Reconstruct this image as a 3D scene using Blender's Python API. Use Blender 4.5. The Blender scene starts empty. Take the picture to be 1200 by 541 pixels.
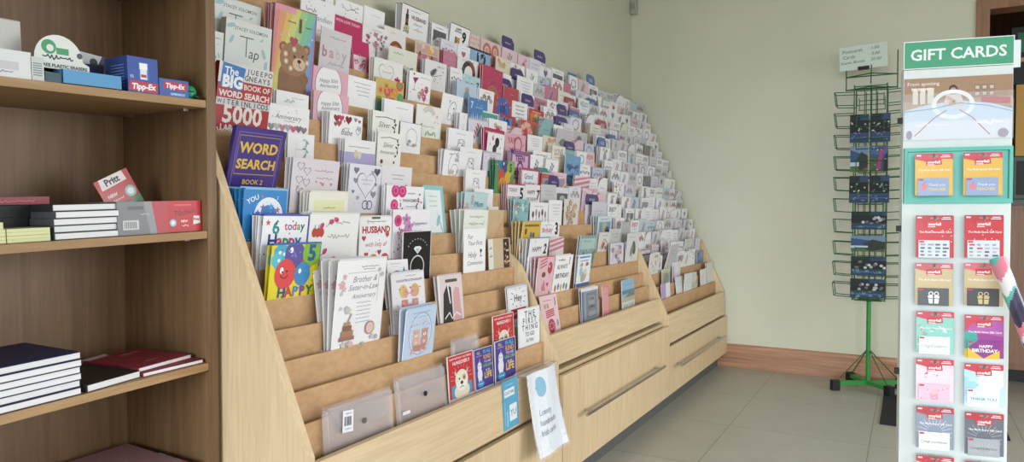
import bpy, math, random
from mathutils import Vector, Matrix, Euler

# ------------------------------------------------------------------ camera, world, light, exposure
SC = bpy.context.scene
COL = SC.collection
R_ = math.radians

cam_data = bpy.data.cameras.new('camera')
cam_data.sensor_width = 36.0
cam_data.lens = 830.0 / 1200.0 * 36.0
cam_data.clip_start = 0.05
cam = bpy.data.objects.new('camera', cam_data)
cam.location = (0.0, 0.0, 1.05)
cam.rotation_euler = (R_(90 - 1.414), 0.0, R_(-90 + 29.3))
COL.objects.link(cam)
SC.camera = cam

world = bpy.data.worlds.new('daylight')
SC.world = world
world.use_nodes = True
_bg = world.node_tree.nodes['Background']
_bg.inputs['Color'].default_value = (0.80, 0.90, 1.0, 1)
_bg.inputs['Strength'].default_value = 0.35

def area(name, loc, rot, sx, sy, power, col=(1, 1, 1)):
    d = bpy.data.lights.new(name, 'AREA')
    d.shape = 'RECTANGLE'
    d.size, d.size_y = sx, sy
    d.energy = power
    d.color = col
    o = bpy.data.objects.new(name, d)
    o.location = loc
    o.rotation_euler = [R_(a) for a in rot]
    COL.objects.link(o)
    return o

# daylight entering by the shop windows behind and beside the camera, plus an added fill
w1 = area('window_and_fill_light', (-5.38, -0.6, 1.45), (67, 0, -90), 4.6, 2.1, 132, (0.88, 0.96, 1.0))
w1.data.spread = R_(74)
w2 = area('window_and_fill_light', (0.4, -3.08, 1.3), (74, 0, 0), 4.2, 2.0, 55, (0.96, 0.98, 1.0))
side_fill = area('window_and_fill_light', (3.0, -3.08, 1.1), (62, 0, 22), 2.4, 1.9, 49, (0.96, 0.98, 1.0))  # added lamp, no such source known; brightens the end wall and drawers
side_fill.data.spread = R_(120)
SC.view_settings.view_transform = 'Standard'
SC.view_settings.look = 'None'
SC.view_settings.exposure = 0.14
SC.view_settings.gamma = 1.0
SC.view_settings.use_curve_mapping = False
SC.cycles.use_denoising = True
SC.cycles.max_bounces = 8
SC.cycles.transparent_max_bounces = 16

# ------------------------------------------------------------------ materials
def srgb(h):
    if isinstance(h, str):
        h = h.lstrip('#')
        c = [int(h[i:i + 2], 16) / 255.0 for i in (0, 2, 4)]
    else:
        c = [v / 255.0 for v in h]
    return tuple((v / 12.92 if v <= 0.04045 else ((v + 0.055) / 1.055) ** 2.4) for v in c)

class NT:
    def __init__(s, name):
        s.m = bpy.data.materials.new(name)
        s.m.use_nodes = True
        s.t = s.m.node_tree
        s.b = s.t.nodes['Principled BSDF']
    def n(s, kind, **kw):
        x = s.t.nodes.new(kind)
        for k, v in kw.items():
            if k in x.inputs:
                x.inputs[k].default_value = v
            else:
                setattr(x, k, v)
        return x
    def l(s, a, ao, b, bi):
        s.t.links.new(a.outputs[ao], b.inputs[bi])
    def coords(s, scale, which='Object'):
        tc = s.n('ShaderNodeTexCoord')
        mp = s.n('ShaderNodeMapping')
        mp.inputs['Scale'].default_value = scale
        s.l(tc, which, mp, 'Vector')
        return mp
    def ramp(s, stops):
        r = s.n('ShaderNodeValToRGB')
        e = r.color_ramp.elements
        while len(e) < len(stops):
            e.new(0.5)
        for i, (p, c) in enumerate(stops):
            e[i].position = p
            e[i].color = (*c, 1)
        return r

def mat_plain(name, col, rough=0.5, metal=0.0, noise=0.06, scale=30.0, spec=0.4):
    q = NT(name)
    c = srgb(col)
    mp = q.coords((scale,) * 3)
    nz = q.n('ShaderNodeTexNoise', Scale=1.0, Detail=3.0)
    q.l(mp, 'Vector', nz, 'Vector')
    rp = q.ramp([(0.3, tuple(v * (1 - noise) for v in c)), (0.7, tuple(min(1, v * (1 + noise)) for v in c))])
    q.l(nz, 'Fac', rp, 'Fac')
    q.l(rp, 'Color', q.b, 'Base Color')
    q.b.inputs['Roughness'].default_value = rough
    q.b.inputs['Metallic'].default_value = metal
    q.b.inputs['Specular IOR Level'].default_value = spec
    return q.m

def mat_wood(name, c0, c1, scale, rough=0.45, fine=None):
    q = NT(name)
    mp = q.coords(scale)
    nz = q.n('ShaderNodeTexNoise', Scale=1.0, Detail=6.0, Roughness=0.62, Distortion=0.6)
    q.l(mp, 'Vector', nz, 'Vector')
    rp = q.ramp([(0.32, srgb(c0)), (0.68, srgb(c1))])
    q.l(nz, 'Fac', rp, 'Fac')
    mp2 = q.coords(tuple(v * 4.5 for v in scale))
    n2 = q.n('ShaderNodeTexNoise', Scale=1.0, Detail=2.0)
    q.l(mp2, 'Vector', n2, 'Vector')
    r2 = q.ramp([(0.35, (0.86, 0.85, 0.83)), (0.6, (1, 1, 1))])
    q.l(n2, 'Fac', r2, 'Fac')
    mx = q.n('ShaderNodeMix', data_type='RGBA', blend_type='MULTIPLY')
    mx.inputs[0].default_value = 0.8
    q.t.links.new(rp.outputs['Color'], mx.inputs[6])
    q.t.links.new(r2.outputs['Color'], mx.inputs[7])
    q.t.links.new(mx.outputs[2], q.b.inputs['Base Color'])
    q.b.inputs['Roughness'].default_value = rough
    bp = q.n('ShaderNodeBump', Strength=0.05, Distance=0.002)
    q.l(n2, 'Fac', bp, 'Height')
    q.l(bp, 'Normal', q.b, 'Normal')
    return q.m

def mat_print(name, rough, coat):
    q = NT(name)
    at = q.n('ShaderNodeAttribute', attribute_name='Col')
    mp = q.coords((240, 240, 240))
    nz = q.n('ShaderNodeTexNoise', Scale=1.0, Detail=1.0)
    q.l(mp, 'Vector', nz, 'Vector')
    r2 = q.ramp([(0.3, (0.965, 0.965, 0.965)), (0.7, (1, 1, 1))])
    q.l(nz, 'Fac', r2, 'Fac')
    mx = q.n('ShaderNodeMix', data_type='RGBA', blend_type='MULTIPLY')
    mx.inputs[0].default_value = 1.0
    q.t.links.new(at.outputs['Color'], mx.inputs[6])
    q.t.links.new(r2.outputs['Color'], mx.inputs[7])
    q.t.links.new(mx.outputs[2], q.b.inputs['Base Color'])
    q.b.inputs['Roughness'].default_value = rough
    q.b.inputs['Coat Weight'].default_value = coat
    q.b.inputs['Coat Roughness'].default_value = 0.12
    return q.m

def mat_clear(name, tint, alpha, rough=0.15):
    q = NT(name)
    q.b.inputs['Base Color'].default_value = (*srgb(tint), 1)
    q.b.inputs['Roughness'].default_value = rough
    mp = q.coords((14, 14, 14))
    nz = q.n('ShaderNodeTexNoise', Scale=1.0, Detail=2.0)
    q.l(mp, 'Vector', nz, 'Vector')
    rp = q.ramp([(0.3, (alpha * 0.85,) * 3), (0.7, (min(1, alpha * 1.15),) * 3)])
    q.l(nz, 'Fac', rp, 'Fac')
    q.l(rp, 'Color', q.b, 'Alpha')
    return q.m

def mat_wall():
    q = NT('wall_paint')
    mp = q.coords((2.2, 2.2, 2.2))
    nz = q.n('ShaderNodeTexNoise', Scale=1.0, Detail=3.0)
    q.l(mp, 'Vector', nz, 'Vector')
    rp = q.ramp([(0.3, srgb('#c8c8b3')), (0.7, srgb('#cecdba'))])
    q.l(nz, 'Fac', rp, 'Fac')
    q.l(rp, 'Color', q.b, 'Base Color')
    q.b.inputs['Roughness'].default_value = 0.6
    mp2 = q.coords((90, 90, 90))
    n2 = q.n('ShaderNodeTexNoise', Scale=1.0, Detail=2.0)
    q.l(mp2, 'Vector', n2, 'Vector')
    bp = q.n('ShaderNodeBump', Strength=0.05, Distance=0.002)
    q.l(n2, 'Fac', bp, 'Height')
    q.l(bp, 'Normal', q.b, 'Normal')
    return q.m

def mat_floor():
    q = NT('floor_tile')
    tc = q.n('ShaderNodeTexCoord')
    mp = q.n('ShaderNodeMapping')
    mp.inputs['Location'].default_value = (-3.57, -0.147, 0)
    q.l(tc, 'Object', mp, 'Vector')
    br = q.n('ShaderNodeTexBrick')
    br.offset = 0.0
    br.squash = 1.0
    br.inputs['Scale'].default_value = 1.0
    br.inputs['Mortar Size'].default_value = 0.0022
    br.inputs['Mortar Smooth'].default_value = 0.2
    br.inputs['Brick Width'].default_value = 0.62
    br.inputs['Row Height'].default_value = 0.62
    br.inputs['Color1'].default_value = (*srgb('#b3b0a5'), 1)
    br.inputs['Color2'].default_value = (*srgb('#b7b4aa'), 1)
    br.inputs['Mortar'].default_value = (*srgb('#8a867c'), 1)
    q.l(mp, 'Vector', br, 'Vector')
    mp2 = q.coords((5, 5, 5))
    n2 = q.n('ShaderNodeTexNoise', Scale=1.0, Detail=6.0, Roughness=0.65)
    q.l(mp2, 'Vector', n2, 'Vector')
    r2 = q.ramp([(0.3, (0.88, 0.88, 0.87)), (0.7, (1, 1, 1))])
    q.l(n2, 'Fac', r2, 'Fac')
    mx = q.n('ShaderNodeMix', data_type='RGBA', blend_type='MULTIPLY')
    mx.inputs[0].default_value = 1.0
    q.t.links.new(br.outputs['Color'], mx.inputs[6])
    q.t.links.new(r2.outputs['Color'], mx.inputs[7])
    q.t.links.new(mx.outputs[2], q.b.inputs['Base Color'])
    q.b.inputs['Roughness'].default_value = 0.42
    return q.m

M = {
    'wall': mat_wall(),
    'floor': mat_floor(),
    'ceiling': mat_plain('ceiling_paint', '#d8d6cc', 0.7),
    'skirting': mat_wood('oak_skirting', '#96674a', '#bd9070', (1.5, 1.5, 42), 0.4),
    'oak_v': mat_wood('pale_veneer_upright', '#d6bb95', '#dfc6a1', (26, 26, 1.3), 0.42),
    'oak_h': mat_wood('pale_veneer_level', '#d6bb95', '#dfc6a1', (1.3, 26, 26), 0.42),
    'kraft': mat_wood('kraft_board', '#c2996f', '#cca67d', (9, 9, 14), 0.7),
    'brown_v_shaded': mat_wood('brown_oak_upright_shaded', '#6d5238', '#866748', (34, 34, 1.6), 0.5),  # same oak as the shelves, with interior shade worked into the colour
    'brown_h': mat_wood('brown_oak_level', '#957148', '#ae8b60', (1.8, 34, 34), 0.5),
    'frame': mat_wood('door_frame_wood', '#7a5334', '#96694a', (30, 30, 2), 0.45),
    'plinth': mat_plain('grey_plinth', '#5d5e5c', 0.5),
    'steel': mat_plain('brushed_steel', '#b5aea6', 0.28, 0.9, 0.05, 60),
    'print': mat_print('printed_card', 0.45, 0.12),
    'gloss': mat_print('glossy_print', 0.3, 0.4),
    'matt': mat_print('matt_paper', 0.65, 0.0),
    'clear': mat_clear('clear_plastic', '#e4e0e6', 0.10),
    'film': mat_clear('thin_film', '#eef0f4', 0.18, 0.1),
    'acrylic': mat_clear('acrylic_sheet', '#f4f6fa', 0.10, 0.04),
    'green': mat_plain('green_enamel', '#2f8a3f', 0.35),
    'dkgreen': mat_plain('dark_green_wire', '#1d5a2c', 0.4),
    'black': mat_plain('black_rubber', '#17181a', 0.55),
    'rubber': mat_plain('dark_mat', '#22242a', 0.85, 0, 0.2, 200),
    'white': mat_plain('white_panel', '#cfd5d4', 0.4, 0, 0.02),
    'pale': mat_plain('window_frame_paint', '#e0e0dc', 0.4, 0, 0.02),
    'glass': mat_clear('window_glass', '#eef4f6', 0.08, 0.02),
    'navy': mat_plain('navy_cloth', '#262a4c', 0.55, 0, 0.1, 90),
    'pages': mat_wood('page_block', '#e3e2e6', '#f2f1f4', (3, 3, 700), 0.7),
}

# ------------------------------------------------------------------ mesh helpers
class MB:
    """Collects faces with a colour each and links them as ONE mesh object."""
    def __init__(s):
        s.v, s.f, s.c, s.mi = [], [], [], []
        s.mat = 0
    def face(s, pts, col=None):
        i = len(s.v)
        s.v += [tuple(p) for p in pts]
        s.f.append(tuple(range(i, i + len(pts))))
        s.c.append(col); s.mi.append(s.mat)
    def mesh(s, verts, faces, col=None):
        i = len(s.v)
        s.v += [tuple(p) for p in verts]
        for f in faces:
            s.f.append(tuple(k + i for k in f)); s.c.append(col); s.mi.append(s.mat)
    def box(s, x0, x1, y0, y1, z0, z1, col=None, tf=None, bevel=0.0):
        if bevel > 0:
            return s.bbox(x0, x1, y0, y1, z0, z1, bevel, col, tf)
        v = [(x0, y0, z0), (x1, y0, z0), (x1, y1, z0), (x0, y1, z0), (x0, y0, z1), (x1, y0, z1), (x1, y1, z1), (x0, y1, z1)]
        if tf: v = [tf(p) for p in v]
        s.mesh(v, [(3, 2, 1, 0), (4, 5, 6, 7), (0, 1, 5, 4), (1, 2, 6, 5), (2, 3, 7, 6), (3, 0, 4, 7)], col)
    def bbox(s, x0, x1, y0, y1, z0, z1, b, col=None, tf=None):
        import bmesh
        bm = bmesh.new()
        bmesh.ops.create_cube(bm, size=1)
        for v in bm.verts:
            v.co = ((x0 + x1) / 2 + v.co.x * (x1 - x0), (y0 + y1) / 2 + v.co.y * (y1 - y0), (z0 + z1) / 2 + v.co.z * (z1 - z0))
        bmesh.ops.bevel(bm, geom=bm.edges[:], offset=b, segments=2, affect='EDGES', profile=0.6)
        bm.verts.index_update()
        vs = [tuple(v.co) for v in bm.verts]
        if tf: vs = [tf(p) for p in vs]
        s.mesh(vs, [tuple(v.index for v in f.verts) for f in bm.faces], col)
        bm.free()
    def tube(s, p0, p1, r, n=8, col=None, r1=None):
        p0, p1 = Vector(p0), Vector(p1)
        d = (p1 - p0).normalized()
        a = d.orthogonal().normalized(); b = d.cross(a)
        r1 = r if r1 is None else r1
        vs = [p0 + (a * math.cos(t) + b * math.sin(t)) * r for t in (2 * math.pi * i / n for i in range(n))]
        vs += [p1 + (a * math.cos(t) + b * math.sin(t)) * r1 for t in (2 * math.pi * i / n for i in range(n))]
        fs = [(i, (i + 1) % n, n + (i + 1) % n, n + i) for i in range(n)] + [tuple(range(n - 1, -1, -1)), tuple(range(n, 2 * n))]
        s.mesh(vs, fs, col)
    def path(s, pts, r, n=6, col=None):
        for a, b in zip(pts[:-1], pts[1:]):
            s.tube(a, b, r, n, col)
    def prism(s, poly, axis, a0, a1, col=None):
        """extrude a 2-D outline along axis x, y or z"""
        n = len(poly)
        def P(p, a):
            return (a, p[0], p[1]) if axis == 'x' else ((p[0], a, p[1]) if axis == 'y' else (p[0], p[1], a))
        vs = [P(p, a0) for p in poly] + [P(p, a1) for p in poly]
        fs = [(i, (i + 1) % n, n + (i + 1) % n, n + i) for i in range(n)] + [tuple(range(n - 1, -1, -1)), tuple(range(n, 2 * n))]
        s.mesh(vs, fs, col)
    def art(s, art, tf):
        for pts, col in art.polys():
            s.face([tf(p) for p in pts], col)
    def build(s, name, mats, parent=None, loc=None, rot=None, fix=True):
        me = bpy.data.meshes.new(name)
        me.from_pydata(s.v, [], s.f)
        if not isinstance(mats, (list, tuple)): mats = [mats]
        for m in mats: me.materials.append(M[m] if isinstance(m, str) else m)
        if len(mats) > 1:
            me.polygons.foreach_set('material_index', s.mi)
        if any(c is not None for c in s.c):
            at = me.color_attributes.new('Col', 'FLOAT_COLOR', 'CORNER')
            buf = []
            for f, c in zip(s.f, s.c):
                buf += [*(c or (0.8, 0.8, 0.8)), 1.0] * len(f)
            at.data.foreach_set('color', buf)
        me.update()
        o = bpy.data.objects.new(name, me)
        if loc: o.location = loc
        if rot: o.rotation_euler = rot
        COL.objects.link(o)
        if parent: o.parent = parent
        return o

def smooth(o):
    for p in o.data.polygons: p.use_smooth = True
    return o

def fixnormals(o):
    import bmesh
    bm = bmesh.new(); bm.from_mesh(o.data)
    bmesh.ops.recalc_face_normals(bm, faces=bm.faces[:])
    bm.to_mesh(o.data); bm.free()
    return o

def tag(o, label=None, cat=None, group=None, kind=None):
    if label: o['label'] = label
    if cat: o['category'] = cat
    if group: o['group'] = group
    if kind: o['kind'] = kind
    return o

def empty(name, loc, rot=(0, 0, 0)):
    o = bpy.data.objects.new(name, None)
    o.empty_display_size = 0.05
    o.location = loc
    o.rotation_euler = rot
    COL.objects.link(o)
    return o

# ------------------------------------------------------------------ lettering from the built-in font
_glyphs = {}
def glyphs(text, bold=0.0):
    key = (text, bold)
    if key not in _glyphs:
        cu = bpy.data.curves.new('lettering', 'FONT')
        cu.body = text
        cu.size = 1.0
        cu.resolution_u = 2
        cu.fill_mode = 'FRONT'
        cu.offset = bold
        ob = bpy.data.objects.new('lettering', cu)
        me = bpy.data.meshes.new_from_object(ob)
        vs = [(v.co.x, v.co.y) for v in me.vertices]
        fs = [tuple(p.vertices) for p in me.polygons]
        bpy.data.objects.remove(ob); bpy.data.curves.remove(cu); bpy.data.meshes.remove(me)
        if vs:
            x0 = min(v[0] for v in vs); x1 = max(v[0] for v in vs)
        else:
            x0 = x1 = 0
        _glyphs[key] = ([(v[0] - (x0 + x1) / 2, v[1] - 0.34) for v in vs], fs, x1 - x0)
    return _glyphs[key]

# ------------------------------------------------------------------ flat printed artwork in card units
INK = '#55565e'
class Art:
    """Printed decoration: x in 0..1 of the width, y in 0..1 of the height, sizes in widths."""
    def __init__(s, w, h, bg='#f4f2f4', edge=None, seed=0):
        s.w, s.h = w, h
        s.bgc, s.edgec = bg, edge or bg
        s.p = []
        s.r = random.Random(seed)
        s.lay = 0
    def bg(s, c): s.bgc = c; return s
    def add(s, pts, col):
        q = [(min(max(x, 0.0), s.w), min(max(y, 0.0), s.h)) for x, y in pts]
        s.p.append((q, srgb(col) if isinstance(col, str) else col, s.lay))
    v0 = 0.0                                            # share of the height that stands below the pocket edge
    def up(s): s.lay += 1; return s
    def polys(s):
        k = s.v0
        for pts, col, lay in s.p:
            yield [(x - s.w / 2, y, lay) for x, y in pts], col
    def yy(s, y): return s.h * (s.v0 + (1 - s.v0) * y)
    def rect(s, x, y, w, h, c):
        s.up(); X, Y = x * s.w, s.yy(y)
        if s.v0 and y <= 0: Y = 0.0
        T = s.yy(y + h)
        s.add([(X, Y), (X + w * s.w, Y), (X + w * s.w, T), (X, T)], c)
    def poly(s, pts, c):
        s.up(); s.add([(x * s.w, s.yy(y)) for x, y in pts], c)
    def ell(s, x, y, rx, ry, c, n=14, rot=0.0):
        s.up(); X, Y, w = x * s.w, s.yy(y), s.w
        ca, sa = math.cos(rot), math.sin(rot)
        s.add([(X + (rx * math.cos(t) * ca - ry * math.sin(t) * sa) * w, Y + (rx * math.cos(t) * sa + ry * math.sin(t) * ca) * w)
               for t in (2 * math.pi * i / n for i in range(n))], c)
    def ring(s, x, y, r, th, c, n=24, ry=None, a0=0, a1=2 * math.pi):
        s.up(); X, Y, w = x * s.w, s.yy(y), s.w; ry = ry or r
        ts = [a0 + (a1 - a0) * i / n for i in range(n + 1)]
        for a, b in zip(ts[:-1], ts[1:]):
            s.add([(X + (r - th) * math.cos(a) * w, Y + (ry - th) * math.sin(a) * w), (X + r * math.cos(a) * w, Y + ry * math.sin(a) * w),
                   (X + r * math.cos(b) * w, Y + ry * math.sin(b) * w), (X + (r - th) * math.cos(b) * w, Y + (ry - th) * math.sin(b) * w)], c)
    def _heart(s, x, y, z, n=14, rot=0.0):
        X, Y, w = x * s.w, s.yy(y), s.w
        out = []
        for i in range(n):
            t = 2 * math.pi * i / n
            a = z * 16 * math.sin(t) ** 3 / 17; b = z * (13 * math.cos(t) - 5 * math.cos(2 * t) - 2 * math.cos(3 * t) - math.cos(4 * t)) / 17
            out.append((X + (a * math.cos(rot) - b * math.sin(rot)) * w, Y + (a * math.sin(rot) + b * math.cos(rot)) * w))
        return out
    def heart(s, x, y, z, c, rot=0.0):
        s.up(); s.add(s._heart(x, y, z, 14, rot), c)
    def heart_line(s, x, y, z, c, th=0.012):
        s.up(); P = s._heart(x, y, z, 28); Q = s._heart(x, y, z - th * 1.6, 28)
        for i in range(28):
            j = (i + 1) % 28
            s.add([P[i], P[j], Q[j], Q[i]], c)
    def star(s, x, y, r, c, n=5):
        s.up(); X, Y, w = x * s.w, s.yy(y), s.w
        s.add([(X + (r if i % 2 == 0 else r * 0.42) * w * math.sin(math.pi * i / n), Y + (r if i % 2 == 0 else r * 0.42) * w * math.cos(math.pi * i / n)) for i in range(2 * n)], c)
    def flower(s, x, y, r, c, c2='#e8c05a', n=5):
        for i in range(n):
            t = 2 * math.pi * i / n + 0.3
            s.ell(x + math.cos(t) * r * 0.6, y + math.sin(t) * r * 0.6 * s.w / s.h, r * 0.5, r * 0.34, c, 8, t)
        s.ell(x, y, r * 0.28, r * 0.28, c2, 8)
    def leaf(s, x, y, r, c, rot):
        s.ell(x, y, r, r * 0.4, c, 8, rot)
    def line(s, pts, th, c):
        s.up(); w = s.w
        P = [(x * s.w, s.yy(y)) for x, y in pts]
        for (a, b), (d, e) in zip(P[:-1], P[1:]):
            L = math.hypot(d - a, e - b) or 1e-6
            nx, ny = -(e - b) / L * th * w / 2, (d - a) / L * th * w / 2
            s.add([(a - nx, b - ny), (d - nx, e - ny), (d + nx, e + ny), (a + nx, b + ny)], c)
    def scr(s, x, y, ln, amp, c=INK, th=0.012, seed=None):
        """a line of handwriting"""
        r = random.Random(seed if seed is not None else s.r.random())
        n = max(8, int(ln * 46)); pts = []
        ph = r.random() * 6
        for i in range(n + 1):
            t = i / n
            a = amp * (0.55 + 0.45 * math.sin(t * 9 + ph)) * s.w / s.h
            pts.append((x + ln * t + 0.012 * math.cos(i * 1.9), y + a * math.sin(i * 1.9) + (a * 1.1 if (i * 7 + int(ph)) % 13 == 0 else 0)))
        s.line(pts, th, c)
    def txt(s, t, x, y, size, c=INK, mw=0.92, bold=0.0, slant=0.0, rot=0.0):
        vs, fs, W = glyphs(t, bold)
        k = size
        if W * k > mw: k = mw / W
        s.up()
        ca, sa = math.cos(rot), math.sin(rot)
        P = [((v[0] + slant * v[1]) * k * s.w, v[1] * k * s.w) for v in vs]
        P = [(x * s.w + a * ca - b * sa, s.yy(y) + a * sa + b * ca) for a, b in P]
        for f in fs:
            s.add([P[i] for i in f], c)
    def frame(s, m, th, c):
        mh = m * s.w / s.h; tv = th * s.w / s.h
        s.rect(m, mh, 1 - 2 * m, tv, c); s.rect(m, 1 - mh - tv, 1 - 2 * m, tv, c)
        s.rect(m, mh, th, 1 - 2 * mh, c); s.rect(1 - m - th, mh, th, 1 - 2 * mh, c)
    def dots(s, n, r, cols, x0=0.06, x1=0.94, y0=0.05, y1=0.95):
        for _ in range(n):
            s.ell(s.r.uniform(x0, x1), s.r.uniform(y0, y1), r, r, s.r.choice(cols), 7)
    def hearts(s, n, z, cols, x0=0.08, x1=0.92, y0=0.05, y1=0.95):
        for _ in range(n):
            s.heart(s.r.uniform(x0, x1), s.r.uniform(y0, y1), z * s.r.uniform(0.6, 1.1), s.r.choice(cols), s.r.uniform(-.4, .4))
    def flowers(s, n, r, cols, x0=0.1, x1=0.9, y0=0.08, y1=0.92):
        for _ in range(n):
            s.flower(s.r.uniform(x0, x1), s.r.uniform(y0, y1), r * s.r.uniform(0.6, 1.15), s.r.choice(cols))
    def balloon(s, x, y, r, c):
        s.line([(x, y), (x + r * .2, y - r * 1.9 * s.w / s.h), (x - r * .1, y - r * 2.6 * s.w / s.h)], 0.012, INK)
        s.ell(x, y, r, r * 1.15, c, 16)
        s.ell(x - r * .35, y + r * .4 * s.w / s.h, r * .18, r * .25, '#ffffff', 8)

LAY = 0.00003
def card_geo(mb, art, t=0.003, tf=None, back=None):
    """a thin folded card: base at z = 0, front facing -y, artwork printed on the front"""
    w, h = art.w, art.h
    T = tf or (lambda p: p)
    c = srgb(art.bgc); e = srgb(art.edgec); bk = srgb(back or '#eeedf0')
    x0, x1, y0, y1 = -w / 2, w / 2, -t / 2, t / 2
    V = [(x0, y0, 0), (x1, y0, 0), (x1, y1, 0), (x0, y1, 0), (x0, y0, h), (x1, y0, h), (x1, y1, h), (x0, y1, h)]
    V = [T(p) for p in V]
    mb.mesh(V, [(0, 1, 5, 4)], c)
    mb.mesh(V, [(2, 3, 7, 6)], bk)
    mb.mesh(V, [(1, 2, 6, 5), (3, 0, 4, 7), (4, 5, 6, 7), (3, 2, 1, 0)], e)
    for pts, col in art.polys():
        mb.face([T((p[0], y0 - 0.00005 - LAY * p[2], p[1])) for p in pts], col)
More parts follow.
